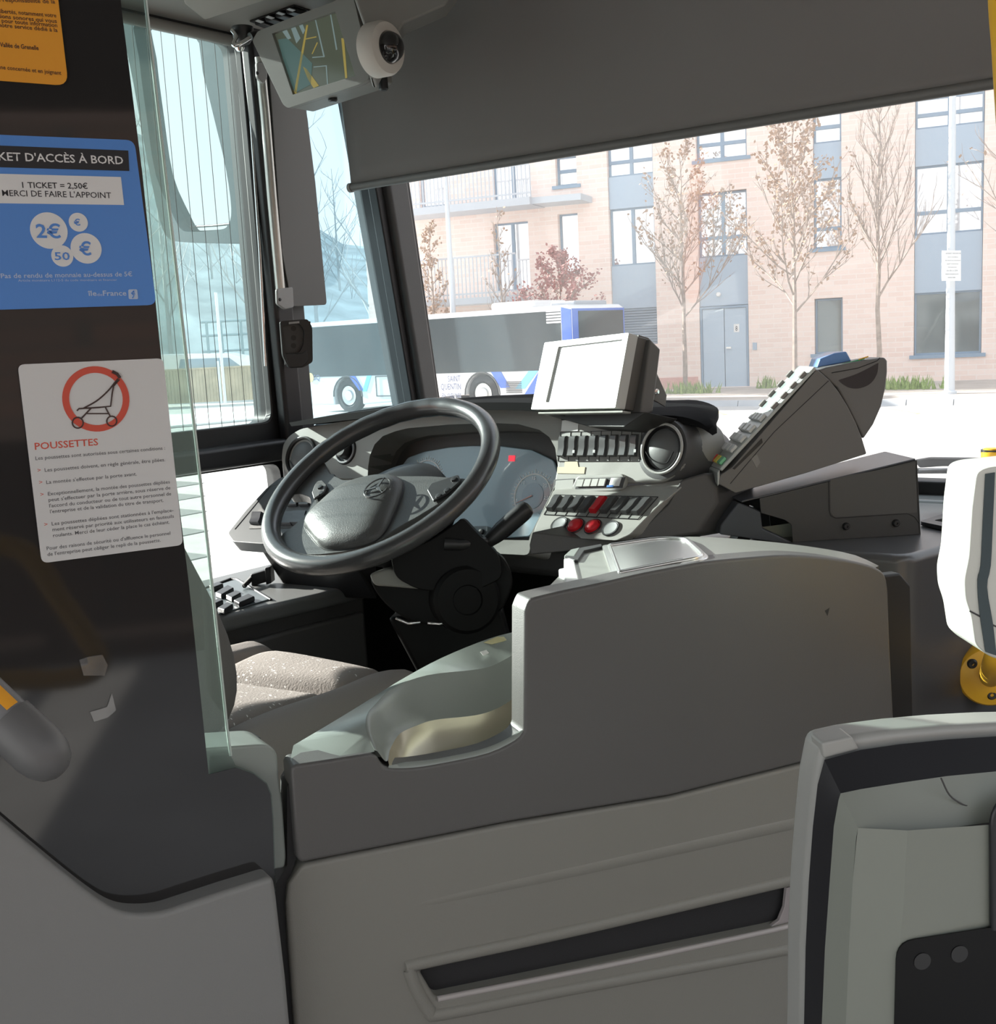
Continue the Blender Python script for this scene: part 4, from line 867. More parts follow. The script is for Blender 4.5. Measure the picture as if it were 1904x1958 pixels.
loft('centre_pad', [[cc+(p-cc)*f + WN*h for p in pc] for f, h in ((1.0, 0), (.985, .006), (.93, .013), (.8, .019), (.6, .023), (.35, .0245), (.05, .025))], G_HUB, sw, angle=60)
seam = pc[14*4-50:]
tube('pad_seam', pc, .0018, G_BLACK, sw, n=6, closed=True)
ec = WP(721, 932, .0175); er = pxm(27, 721, 932, WP)
ea, eb = WP.a, WP.b
emb = bmesh.new(); add_tube(emb, [ec + ea*(er*math.cos(.262*k)) + eb*(er*math.sin(.262*k)) for k in range(24)], .0016, 6, closed=True)
for k in range(3):
    an = math.pi/2 + k*2*math.pi/3; dv = ea*math.cos(an) + eb*math.sin(an); pv = ea*-math.sin(an) + eb*math.cos(an)
    add_prism(emb, [ec + dv*er, ec + pv*er*.13 - dv*.0, ec - dv*er*.08, ec - pv*er*.13], WN*.002)
finish('star_emblem', emb, mat('dark_chrome_emblem', (.10, .10, .10), .3, metal=.5), sw)
rp = prism('button_pod', rnd(wq([(818, 940), (826, 928), (878, 911), (882, 924), (858, 946), (830, 962)], -.008), .004), WN*.005, G_BLACK, sw, bevel=.002)
lp_ = prism('button_pod', rnd(wq([(598, 945), (606, 924), (618, 921), (627, 930), (622, 944), (602, 958)], -.008), .004), WN*.005, G_DARK, sw, bevel=.002)
for P_, L in ((rp, [(839, 949), (855, 938), (868, 917)]), (lp_, [(612, 932), (614, 944)])):
    for x, y in L: lathe('thumb_button', WP(x, y, -.003), WN, [(0, 0), (.0058, 0), (.0052, .003), (0, .0036)], G_BLKS, P_, n=14)
G_DEEP = mat('dimmed_black_plastic', (.006, .006, .006), .5, spec=.15)  # blacker copy of the plastic, dim light under the wheel painted in
colm = thing('control_column', 'black steering column with a grey rounded shroud under the wheel', 'steering column', V((-1.36, 1.55, .42))); colm['kind'] = 'thing'
CN = -WN
lathe('column_cone', WC + CN*.025, CN, [(0, 0), (.055, 0), (.105, .02), (.112, .05), (.105, .085), (.075, .12), (.07, .20), (0, .20)], G_BLACK, colm, n=40)
SHP = WP.off(-.14)
sho = [(706, 1100), (760, 1085), (905, 1040), (960, 1060), (985, 1110), (960, 1170), (900, 1195), (855, 1198), (790, 1192), (745, 1165), (714, 1128)]
shp_ = [D(x, y, 1.93) for x, y in sho]
prism('shroud', rnd(shp_, .02), FW*.10, G_DEEP, colm, bevel=.015, seg=4)
s2 = [D(x, y, 1.915) for x, y in [(705, 1098), (742, 1086), (800, 1094), (872, 1100), (872, 1128), (792, 1126), (745, 1122), (715, 1120)]]
prism('shroud_top', rnd(s2, .008), FW*.08, mat('shroud_grey', (.23, .23, .21), .45, bump=.2, bscale=900), colm, bevel=.006)
prism('column_cover', rnd([D(x, y, 1.90) for x, y in [(745, 1062), (820, 1035), (872, 1000), (884, 988), (905, 1012), (955, 1062), (962, 1105), (900, 1135), (800, 1128), (756, 1105)]], .015), FW*.12, G_DEEP, colm, bevel=.015, seg=4)
lathe('motor_cover', D(893, 1147, 1.90), -FW+RT*.25, [(0, -.09), (.058, -.09), (.058, .0), (.052, .006), (.026, .006), (.024, .003), (0, .003)], G_DEEP, colm, n=40)
for a, b2 in (((757, 1182), (803, 1190)), ((818, 1191), (862, 1188))):
    tube('release_bar', [D(*a, 1.90), D((a[0]+b2[0])/2, max(a[1], b2[1])+2, 1.895), D(*b2, 1.90)], .0028, M_CHROME, colm, n=8)
ped = [D(x, y, 2.0) for x, y in [(740, 1180), (960, 1160), (1000, 1320), (820, 1330)]]
prism('pedestal', ped, FW*.12, G_DEEP, colm, bevel=.01)
lv0, lv1, lv2 = D(880, 1042, 1.90), D(935, 1035, 1.93), D(1003, 976, 1.93)
lvd = (lv2-lv1).normalized()
tube('stalk', [D(850, 1040, 1.90), lv0, lv1], [.011, .010, .008], G_BLACK, colm, n=12)
lathe('stalk_handle', lv1, lvd, [(0, -.006), (.010, -.004), (.0135, .012), (.016, .03), (.0165, .075), (.016, .082), (.0135, .089), (.006, .093), (0, .0935)], G_BLACK, colm, n=24)
# ================================================================ dashboard
DPT = rad(18)
DPp = Y(700, 850, 1.72); DP = Plane(DPp, (1, 0, 0), (0, math.sin(DPT), math.cos(DPT)))
dash = thing('dashboard', 'grey wrap round dashboard with instrument cluster, round air vents and switch rows', 'dashboard', V((DPp.x+.35, 1.8, 1.0)))
fo_ = [(553, 833), (575, 820), (640, 808), (700, 800), (800, 788), (900, 781), (1000, 781), (1045, 789), (1076, 800), (1072, 860), (1066, 920), (1046, 962), (1016, 1030), (1012, 1062), (950, 1059), (850, 1060), (760, 1060), (725, 1000), (705, 916), (625, 914), (570, 918), (547, 905), (538, 880), (541, 850)]
arch = [(703, 912), (704, 892), (707, 872), (716, 850), (732, 834), (755, 825), (779, 819), (858, 812), (940, 809), (990, 811), (1031, 822), (1050, 836), (1061, 856), (1066, 890), (1062, 925), (1040, 970), (1014, 1022), (1011, 1033), (946, 1032), (860, 1034), (780, 1030), (740, 980)]
fas = rnd(DP.many(fo_), .012, 3); ar_ = DP.many(arch)
holed('fascia', fas, [ar_], -DP.n*.07, G_DASH, dash, bevel=.007, seg=3)
prism('cluster_recess', DP.many([(690, 800), (1072, 795), (1072, 1050), (690, 1050)], -.085), -DP.n*.05, G_DARK, dash)
# tunnel wall of the recess
loft('cluster_hood', [ar_, [p - DP.n*.086 for p in ar_]], mat('cluster_hood_grey', (.10, .098, .095), .5, bump=.2, bscale=900), dash, caps=False)
glas = [(764, 905), (768, 890), (779, 875), (811, 863), (858, 855), (900, 852), (953, 852), (1016, 860), (1058, 880), (1066, 905), (1062, 940), (1030, 1000), (1012, 1026), (940, 1030), (860, 1030), (790, 1030), (764, 960)]
CLB = mat('sky_sheen_dial_plate', (.33, .45, .53), .25, spec=.6, coat=.5)  # sky reflection on the cluster is put into this pale blue
prism('cluster_face', rnd(DP.many(glas, -.075), .006), -DP.n*.006, CLB, dash, bevel=.002)
CK = -.0745
DIALW = mat('pale_dial_print', (.95, .97, .98), .5); RLED = mat('red_warning_light', (.7, .02, .04), .4, emit=(1, .05, .08), es=.7)
def dial(px, py, r, a0, a1, nums):
    c = DP(px, py, CK); R_ = pxm(r, px, py, DP); g = bmesh.new(); A = DP.a; B = DP.b
    pol = lambda an, q: c + A*(q*math.cos(an)) + B*(q*math.sin(an))
    add_tube(g, [pol(a0+(a1-a0)*k/48, R_) for k in range(49)], .0016, 6)
    for k in range(31):
        an = a0+(a1-a0)*k/30; q = R_*(1.16 if k % 5 else 1.24)
        add_tube(g, [pol(an, R_*1.06), pol(an, q)], .0008, 4)
    o = finish('dial', g, DIALW, dash)
    lines = []
    for s, an in nums:
        p = pol(an, R_*.80); lines.append((s, p - A*.006 - B*.003, A, B, None, .0075, .015))
    text('dial_numbers', lines, DIALW, o, k=.0008)
    prism('dial_inner', ring(c, A, B, R_*.6, 32), DP.n*.0006, mat('dial_inner_blue', (.27, .38, .47), .25, coat=.5), o, smooth=False)
    return c, R_, pol, o
rad_ = math.radians
c, R_, pol, o = dial(1018, 948, 44, rad_(222), rad_(-40), [('5', rad_(200)), ('10', rad_(135)), ('15', rad_(90)), ('20', rad_(38)), ('25', rad_(-5))])
tube('needle', [c+DP.n*.002, pol(rad_(205), R_*.9)+DP.n*.002], [.0016, .0006], mat('pinkish_needle', (.75, .45, .42), .5), o, n=6)
dial(813, 918, 40, rad_(200), rad_(-20), [('40', rad_(160)), ('60', rad_(125)), ('80', rad_(55))])
prism('warning_light', [DP(x, y, CK) for x, y in [(973, 871), (985, 871), (984, 882), (972, 882)]], DP.n*.001, RLED, dash, smooth=False)
for x in (905, 922): lathe('cluster_knob', DP(x, 1017, -.06), DP.n, [(0, 0), (.0055, 0), (.005, .006), (0, .007)], G_BLACK, dash, n=14)
prism('knob_strip', rnd([DP(x, y, -.062) for x, y in [(885, 1006), (932, 1006), (932, 1030), (885, 1030)]], .003), -DP.n*.012, mat('pale_knob_strip', (.20, .24, .26), .4), dash, bevel=.001)
def vent(pl, px, py, r, k, par, name='air_vent', deep=.0):
    c = pl(px, py, k); R_ = pxm(r, px, py, pl)
    v = lathe(name, c, pl.n, [(R_, -.01), (R_*1.05, .0), (R_*1.03, .005), (R_*.97, .006), (R_*.90, .003), (R_*.86, -.012), (0, -.012)], G_BLACK, par, n=48)
    bl = lathe('vent_blade', c - pl.n*.004, pl.n, [(R_*.84, -.006), (R_*.83, .001), (R_*.6, .007), (R_*.3, .010), (0, .0105)], mat('vent_blade_grey', (.11, .112, .112), .5, bump=.15, bscale=900), v, n=40)
    arc = [c + pl.n*.0035 + pl.a*(R_*.8*x) + pl.b*(R_*y) for x, y in ((-.95, -.15), (-.6, -.42), (-.1, -.58), (.4, -.60), (.62, -.5), (.85, -.1))]
    tube('vent_slot', spl(arc, 4), .0012, G_BLACK, v, n=6); return v
vent(DP, 576, 874, 39, .002, dash)
hk = DP(661, 862, .0); hR = pxm(26, 661, 862, DP)
k_ = lathe('light_knob', hk, DP.n, [(hR*1.0, -.004), (hR*1.06, .0), (hR, .003), (hR*.8, .003), (hR*.76, .001), (hR*.62, .001), (hR*.58, .016), (hR*.48, .019), (0, .019)], G_BLACK, dash, n=36)
tube('knob_scale', ring(hk+DP.n*.0035, DP.a, DP.b, hR*.9, 32), .0022, mat('pale_knob_ring', (.35, .36, .38), .4), k_, n=6, closed=True)
# visor along the top
vt = [((553, 808), (557, 815)), ((600, 800), (605, 810)), ((700, 786), (704, 799)), ((800, 776), (803, 789)), ((900, 770), (902, 784)), ((1030, 771), (1030, 787)), ((1120, 783), (1120, 805)), ((1200, 792), (1200, 818)), ((1290, 795), (1290, 811)), ((1335, 806), (1335, 817)), ((1356, 821), (1356, 828))]
rings = []
bx0 = [V((0, .27, .0))]*6 + [V((.02, .24, 0)), V((.03, .20, .01)), V((.02, .12, .004)), V((.008, .05, .0)), V((.004, .02, -.002))]
for (t_, b_), e_ in zip(vt, bx0):
    p, q = DP(*t_, .035), DP(*b_, .035); rings.append([q, p, p+e_*.5+V((0, 0, .006)), p+e_, q+e_, q+e_*.4-V((0, 0, .004))])
tmp = [spl([r[i] for r in rings], 4) for i in range(6)]
loft('hood_visor', [[tmp[i][j] for i in range(6)] for j in range(len(tmp[0]))], mat('visor_black', (.010, .010, .011), .8, spec=.05), dash, angle=50)
dk_o = [(-2.0, 1.84), (-1.2, 1.84), (-1.25, 2.26), (-2.0, 2.26)]
prism('dash_body', [V((x, y, 1.06)) for x, y in dk_o], V((0, 0, .315)), G_DARK, dash, bevel=.02)
# upper switch panel
SPa = V((.988, -.156, 0)); SN0 = V((-.156, -.988, 0))
def tplane(p, a, n0, t): return Plane(p, a, Z3*math.cos(t) - n0*math.sin(t))
SU = tplane(Y(1150, 860, 1.70), SPa, SN0, rad(14))
suo = [(1074, 801), (1160, 800), (1245, 803), (1283, 812), (1305, 834), (1312, 862), (1304, 893), (1284, 913), (1262, 924), (1150, 926), (1057, 928), (1064, 890), (1071, 850)]
back = -SN0*.10 + V((.012, 0, 0))
prism('switch_fascia', rnd(SU.many(suo), .01, 3), back, G_DASH, dash, bevel=.006, seg=3)
vcyl = [SU(1266, 858, .0) + SU.a*0, ]
vR = pxm(52, 1266, 858, SU)
lathe('vent_housing', SU(1268, 860, -.004), SU.n, [(0, -.13), (vR*1.18, -.13), (vR*1.2, -.02), (vR*1.12, .004), (vR*.95, .006), (0, .006)], mat('housing_charcoal', (.09, .09, .092), .42, bump=.2, bscale=900), dash, n=48)
vv = vent(SU, 1265, 858, 46, .008, dash)
tube('vent_rim', ring(SU(1265, 858, .0125), SU.a, SU.b, pxm(47, 1265, 858, SU), 40), .0026, mat('pale_rim', (.42, .42, .40), .35), vv, n=8, closed=True)
def bil(c, u, v): # c: tl tr br bl
    a = V((*c[0], 0)).lerp(V((*c[1], 0)), u); b_ = V((*c[3], 0)).lerp(V((*c[2], 0)), u); r = a.lerp(b_, v); return r.x, r.y
ROCK = mat('rocker_black_gloss', (.085, .086, .088), .25)
def rocker(pl, c, u0, u1, v0, v1, h, m, par, sym=None):
    tl, tr, br_, bl = [pl(*bil(c, u, v)) for u, v in ((u0, v0), (u1, v0), (u1, v1), (u0, v1))]
    n = pl.n; rs = []
    for f, hh in ((0, .35), (.06, .9), (.3, 1.0), (.55, .86), (.8, .98), (.95, 1.12), (1, .6)):
        a, b_ = tl.lerp(bl, f), tr.lerp(br_, f); rs.append([a, a+n*(h*hh), b_+n*(h*hh), b_])
    o = loft('rocker_switch', rs, m, par, angle=40)
    return o
CU = [(1071.6, 826.5), (1227.5, 822), (1223, 881.5), (1066.5, 882)]
prism('switch_frame', [SU(*p, -.001) for p in CU], SU.n*.0016, mat('switch_frame_grey', (.24, .24, .225), .45), dash, smooth=False)
SYM = mat('pale_symbol', (.45, .45, .45), .5); 
for i in range(8):
    rk = rocker(SU, CU, (i+.16)/8, (i+.74)/8, .14, .86, .009, ROCK, dash)
    if i in (1, 3, 7):
        q = [SU(*bil(CU, (i+u)/8, v), .0103) for u, v in ((.33, .62), (.55, .62), (.55, .72), (.33, .72))]; prism('switch_symbol', q, SU.n*.0004, SYM, rk, smooth=False)
lb = bmesh.new()
for i in range(9): add_tube(lb, [SU(*bil(CU, i/8, 0), .001), SU(*bil(CU, i/8, 1), .001)], .0007, 4)
for v in (0, 1): add_tube(lb, [SU(*bil(CU, 0, v), .001), SU(*bil(CU, 1, v), .001)], .0007, 4)
finish('switch_gaps', lb, G_BLACK, dash)
TAPE = mat('beige_tape', (.62, .56, .40), .7)
prism('tape_label', [SU(x, y, .0005) for x, y in [(1066, 893), (1079, 893), (1080, 883), (1104, 882), (1106, 893), (1119, 893), (1117, 906), (1065, 905)]], SU.n*.0006, TAPE, dash, smooth=False)
prism('paper_label', [SU(x, y, .0005) for x, y in [(1075, 804), (1106, 803), (1105, 824), (1073, 825)]], SU.n*.0006, M_WHITE, dash, smooth=False)
# radio strip
pod = prism('radio_pod', rnd([SU(x, y, -.002) for x, y in [(1099, 934), (1110, 911), (1198, 907), (1203, 925), (1192, 940), (1108, 943)]], .008), SU.n*.010, mat('pod_pale_grey', (.36, .36, .34), .35), dash, bevel=.0025)
CR_ = [(1106, 915), (1196, 912), (1190, 933), (1100, 935)]
prism('pod_window', [SU(*p, .0075) for p in CR_], SU.n*.001, G_BLACK, pod, smooth=False)
for i in range(4): prism('pod_button', [SU(*bil(CR_, u, v), .0085) for u, v in (((i+.08)*.155, .1), ((i+.94)*.155, .1), ((i+.94)*.155, .8), ((i+.08)*.155, .8))], SU.n*.003, mat('pod_button_grey', (.5, .5, .47), .4), pod, bevel=.0006)
prism('pod_label', [SU(*bil(CR_, u, v), .0086) for u, v in ((.70, .05), (.92, .05), (.92, .82), (.70, .82))], SU.n*.001, M_WHITE, pod, smooth=False)
prism('pod_label_edge', [SU(*bil(CR_, u, v), .0087) for u, v in ((.66, .72), (.80, .72), (.80, .9), (.66, .9))], SU.n*.0012, PBLUE, pod, smooth=False)
prism('blank_plate', rnd([SU(x, y, .0) for x, y in [(1064, 919), (1098, 917), (1096, 938), (1061, 939)]], .002), SU.n*.002, G_DASH, dash, bevel=.0006)
prism('blank_shadow_gap', rnd([SU(x, y, -.001) for x, y in [(1060, 917), (1100, 915), (1098, 941), (1057, 942)]], .002), SU.n*.0015, G_BLACK, dash, bevel=.0004)
# lower slanted switch panel
SLo = SU(1180, 932, 0); SL = tplane(SLo, SPa, SN0, rad(50))
slo = [(1058, 936), (1130, 932), (1200, 929), (1270, 921), (1310, 916), (1302, 932), (1262, 965), (1232, 994), (1205, 1022), (1178, 1034), (1110, 1030), (1019, 1020), (1024, 1004), (1044, 966)]
bk2 = V((.03, .13, -.02))
prism('lower_switch_fascia', rnd(SL.many(slo), .006, 3), bk2, G_DASH, dash, bevel=.005, seg=3)
prism('lower_lip', [SL(x, y, -.001) for x, y in [(1017, 1016), (1110, 1027), (1180, 1032), (1212, 1018), (1208, 1022)]] and [D(x, y, (SL(1110, 1030)-EYE).dot(FW)) for x, y in [(1017, 1017), (1110, 1029), (1180, 1032), (1206, 1021), (1196, 1032), (1150, 1048), (1111, 1052), (1013, 1061), (1011, 1042)]], V((.02, .12, 0)), G_DARK, dash, bevel=.004)
side_ = [(1300, 916), (1349, 902), (1372, 930), (1371, 962), (1333, 1021), (1280, 1030), (1200, 1034), (1240, 996), (1275, 962)]
prism('side_cheek', [D(x, y, (SL(1250, 985)-EYE).dot(FW)+.015) for x, y in side_], V((.02, .10, -.01)), G_DARK, dash, bevel=.006)
CLo = [(1062, 946), (1258, 950), (1220, 993), (1040, 984)]
prism('switch_frame', [SL(*p, -.001) for p in CLo], SL.n*.0016, MATS['switch_frame_grey'], dash, smooth=False)
for i in range(9):
    rocker(SL, CLo, (i+.2)/9, (i+.72)/9, .10, .84, .009, M_RED if i == 4 else ROCK, dash)
lb = bmesh.new()
for i in range(10): add_tube(lb, [SL(*bil(CLo, i/9, 0), .001), SL(*bil(CLo, i/9, 1), .001)], .0007, 4)
for v in (0, 1): add_tube(lb, [SL(*bil(CLo, 0, v), .001), SL(*bil(CLo, 1, v), .001)], .0007, 4)
finish('switch_gaps', lb, G_BLACK, dash)
for i, (x, y) in enumerate([(1070, 1003.5), (1101, 1006.5), (1134, 1008), (1168, 1011.5)]):
    c = SL(x, y, 0); R_ = pxm(16, x, y, SL)*1.12
    if i in (1, 2): lathe('push_button', c, SL.n, [(R_, 0), (R_*1.0, .003), (R_*.90, .003), (R_*.80, .001), (R_*.76, .0065), (R_*.58, .0095), (R_*.3, .011), (0, .0113)], M_RED, dash, n=28)
    else: lathe('push_button', c, SL.n, [(R_, 0), (R_*1.0, .003), (R_*.92, .003), (R_*.88, .0005), (R_*.8, .003), (R_*.6, .0022), (0, .002)], mat('button_grey', (.36, .37, .37), .4), dash, n=28)
    tube('button_ring', ring(c+SL.n*.002, SL.a, SL.b, R_*.99, 28), .0014, G_BLACK, dash, n=6, closed=True)
# ================================================================ side switch pod and left cabinet
SD = Plane(Y(560, 985, 1.56), (1, 0, 0), V((0, math.cos(rad(38)), math.sin(rad(38)))))
sp = thing('side_switch_pod', 'dark grey slanted switch pod under the left air vent beside the door window', 'switch panel', SD(520, 1050) - Z3*.05)
G_POD = mat('pod_blue_grey', (.075, .082, .086), .4, bump=.2, bscale=900)
po_ = [(434, 1020), (470, 975), (510, 932), (536, 912), (640, 905), (650, 1030), (500, 1040), (445, 1036)]
prism('pod_body', rnd(SD.many(po_), .008), -SD.n*.030, G_POD, sp, bevel=.007, seg=4)
prism('pod_foot', [p - SD.n*.025 for p in SD.many([(480, 1030), (650, 1030), (650, 930), (545, 930)])], V((.02, .06, -.12)), G_BLACK, sp, bevel=.008)
tube('pod_groove', SD.many([(449, 1012), (480, 975), (517, 930), (545, 925)], .0002), .0009, G_BLACK, sp, n=6)
prism('pod_bezel', SD.many([(476, 1011), (494, 975), (535, 940), (640, 938), (640, 1008)], .0005), SD.n*.0008, G_DARK, sp, smooth=False)
for x0, x1, y0, y1 in ((551, 569, 940, 970), (574, 592, 940, 970), (535, 558, 980, 1006), (557, 582, 979, 1005), (480, 497, 981, 1004), (600, 618, 940, 970), (585, 606, 979, 1005)):
    dx = 6
    rocker(SD, [(x0+dx, y0), (x1+dx, y0), (x1, y1), (x0, y1)], 0, 1, 0, 1, .008, mat('rocker_blue_black', (.05, .052, .06), .3), sp)
cab = thing('side_cabinet', 'low dark cabinet with a switch panel left of the driver seat', 'cabinet', V((-1.86, 1.45, .42)))
tz = 1.06
ctop = [Z(x, y, tz) for x, y in [(425, 1178), (560, 1147), (700, 1115), (686, 1105), (640, 1096), (560, 1092)]]
tp_ = [ctop[0] - V((0, .5, 0)) , ctop[0], ctop[1], ctop[2], ctop[3] + V((-.06, .08, 0)), V((-2.015, 1.80, tz)), V((-2.015, .8, tz))]
prism('cabinet_top', tp_, (0, 0, -.035), mat('cabinet_top_grey', (.17, .175, .175), .4, bump=.2, bscale=700), cab, bevel=.012, seg=4)
prism('cabinet_body', [p + (V((-.012, 0, -.03))) for p in tp_], (0, 0, -.6), G_DARK, cab, bevel=.006)
prism('cabinet_door', [ctop[0]+V((.0, -.3, -.06)), ctop[1]+V((.0, 0, -.06)), ctop[2]+V((.0, -.01, -.06)), ctop[2]+V((.0, -.01, -.5)), ctop[0]+V((.0, -.3, -.5))], V((-.02, .005, 0)), G_DOOR, cab, bevel=.008)
zz = lambda x, y, dz=0: Z(x, y, tz+dz)
prism('switch_inset', [zz(395, 1128), zz(451, 1110), zz(515, 1148), zz(420, 1176), zz(380, 1185)], Z3*.003, mat('inset_blue_grey', (.13, .155, .165), .35), cab, bevel=.001)
tube('inset_rim', [zz(395, 1124, .002), zz(440, 1107, .002), zz(453, 1108, .002), zz(518, 1147, .002)], .003, G_BLACK, cab, n=8)
for c in ([(400, 1128), (418, 1121), (428, 1125), (408, 1133)], [(412, 1142), (436, 1127), (448, 1133), (424, 1147)], [(432, 1147), (452, 1138), (462, 1143), (444, 1153)], [(447, 1157), (476, 1144), (488, 1150), (458, 1163)], [(405, 1160), (418, 1153), (428, 1157), (410, 1165)], [(416, 1172), (436, 1160), (447, 1165), (430, 1176)]):
    q = [zz(*p, .003) for p in c]; prism('rocker_switch', q, Z3*.011, G_BLKS, cab, bevel=.003)
plug = thing('cable_plug', 'black cable plug with a coiled lead on the side cabinet', 'plug', zz(500, 1108))
pa_, pb_ = zz(482, 1108, .012), zz(516, 1098, .022)
pd = (pb_-pa_).normalized(); boxa('plug_body', (pa_+pb_)/2, (pd, Z3.cross(pd), Z3), (.020, .012, .013), G_BLACK, plug, .003)
boxa('plug_collar', pb_, (pd, Z3.cross(pd), Z3), (.006, .016, .018), G_BLACK, plug, .002)
coil = []
for k in range(60):
    t_ = k/59; p = zz(466, 1124, .006).lerp(pa_, t_); coil.append(p + V((math.cos(k*1.05)*.004, 0, math.sin(k*1.05)*.004+.003)))
tube('coiled_lead', coil, .0018, G_RUB, plug, n=6)
# ================================================================ display on the dashboard
TPp = Y(1110, 710, 1.66); TN0 = V((-.375, -.927, 0)); TP = tplane(TPp, V((.927, -.375, 0)), TN0, rad(14))
term = thing('ticket_terminal', 'grey framed ticket terminal with a sun bleached screen on top of the dashboard', 'terminal', TP(1110, 800) + V((.02, .1, -.02)))
PGR = mat('terminal_pale_grey', (.50, .50, .485), .4, bump=.1, bscale=800); PGD = mat('terminal_dark_brown_grey', (.10, .095, .09), .4)
tq = [(1041, 655), (1202, 636), (1176, 780), (1015, 783)]
scq = [(1067, 664), (1192, 649), (1170, 772), (1043, 769)]
tf = TP.many(tq)
holed('front_bezel', rnd(tf, .003), [rnd(TP.many([(1067, 663), (1190, 648.5), (1168, 768), (1043, 769)]), .003)], -TP.n*.020, PGR, term, bevel=.0012)
prism('screen', TP.many([(1062, 660), (1195, 645), (1172, 772), (1040, 772)], -.004), -TP.n*.006, mat('pale_matt_screen', (.78, .80, .80), .35), term, smooth=False)
prism('bezel_rear', grow(tf, -.01) and [p - TP.n*.0195 for p in grow(tf, -.02)], -TP.n*.022, PGD, term, bevel=.002)
bkp = [p - TP.n*.041 for p in TP.many([(1038, 662), (1206, 637), (1186, 790), (1020, 790)])]
bkq = [p - TP.n*.068 for p in TP.many([(1060, 680), (1203, 652), (1188, 775), (1040, 780)])]
loft('rear_case', [bkp, bkq], PGD, term, bevel=.004)
for x, y in ((1043, 694), (1035, 719), (1181, 707)): lathe('bezel_mark', TP(x, y, .0), TP.n, [(0, -.001), (.0022, -.001), (.0022, .0004), (0, .0004)], G_DARK, term, n=10)
for i in range(5):
    prism('bezel_print', [TP(x, y, .0002) for x, y in [(1030, 745+i*4), (1038, 744.4+i*4), (1037.8, 745.4+i*4), (1029.8, 746+i*4)]], TP.n*.0003, mat('faint_print', (.4, .4, .4), .6), term, smooth=False)
BS = Plane(TP(1206, 720, -.03), -TP.n, TP.b)
brk = BS.many([(1221, 640), (1240, 646), (1260, 668), (1254, 709), (1275, 756), (1272, 778), (1243, 761), (1240, 785), (1205, 790), (1213, 720)], .0015)
prism('bracket_side', brk, BS.n*-.004, mat('bracket_grey', (.14, .135, .13), .45), term, bevel=.001)
lathe('bracket_screw', BS(1254, 749, .0015), BS.n, [(0, 0), (.006, 0), (.005, .003), (0, .004)], M_CHROME, term, n=14)
base_ = [TP(x, y, .004) for x, y in [(1029, 788), (1190, 785), (1230, 790), (1205, 812)]]
prism('base_plate', [TP(1029, 788, .0), TP(1190, 785, .0), TP(1230, 792, -.09), TP(1060, 796, -.09)], Z3*-.003, mat('plate_edge_grey', (.4, .4, .37), .35), term)
prism('bracket_foot', TP.many([(1036, 791), (1190, 787), (1235, 788), (1192, 817), (1126, 816)], -.035), -TP.n*.07, mat('foot_black_grey', (.03, .029, .028), .5), term, bevel=.002)
# ================================================================ payment terminal on its box
b1, b2 = Z(1516, 1037, 1.19), Z(1760, 1022, 1.19)
BP = Plane(b1, (b2-b1), Z3)
box = thing('terminal_stand', 'black folded metal stand with two bolts carrying the payment terminal', 'stand', BP(1640, 1030, -.06))
STB = mat('black_powder_coat', (.055, .055, .053), .5, bump=.3, bscale=1200)
sf = [(1452, 953), (1753, 880), (1760, 1022), (1516, 1037), (1513, 1003), (1500, 994), (1455, 981)]
prism('side_plate', rnd(BP.many(sf), [0, .006, 0, 0, .004, .003, 0], 3), -BP.n*.003, STB, box, bevel=.0008)
tpl = [BP(1415, 956, -.0), BP(1753, 879, -.0)]
dpv = -BP.n*.125
prism('top_plate', [BP(1418, 961), BP(1750, 880), BP(1750, 880)+dpv, BP(1418, 961)+dpv], Z3*.003, mat('stand_top_sky_tint', (.07, .075, .085), .3), box, bevel=.001)  # bluish tint of the top is the sky's reflection put into the colour
prism('far_plate', [p+dpv for p in BP.many(sf)], BP.n*.003, STB, box)
prism('end_plate', [BP(1753, 880), BP(1753, 880)+dpv, BP(1760, 1022)+dpv, BP(1760, 1022)], -BP.a*.003, STB, box)
tube('cutout_line', [BP(x, y, .0004) for x, y in [(1584, 920), (1585, 975), (1588, 986), (1598, 991), (1660, 987), (1735, 982), (1748, 988), (1757, 1000)]], .0007, G_BLACK, box, n=6)
prism('side_recess', rnd([BP(x, y, .0002) for x, y in [(1587, 917), (1750, 884), (1753, 980), (1596, 989), (1587, 980)]], .003), BP.n*.0004, mat('recess_charcoal', (.085, .083, .078), .55, bump=.2, bscale=1200), box, smooth=False)
for x, y in ((1617, 1006), (1712, 1000)):
    lathe('bolt', BP(x, y, 0), BP.n, [(0, 0), (.0065, 0), (.0065, .003), (.0045, .006), (.002, .006), (.0015, .004), (0, .004)], M_BOLT, box, n=18)
prism('light_inner_plate', [BP(1458, 1008, -.05), BP(1515, 1000, -.05), BP(1515, 1036, -.05), BP(1458, 1012, -.05)], -BP.n*.002, mat('greenish_inner_plate', (.35, .37, .30), .4), box)
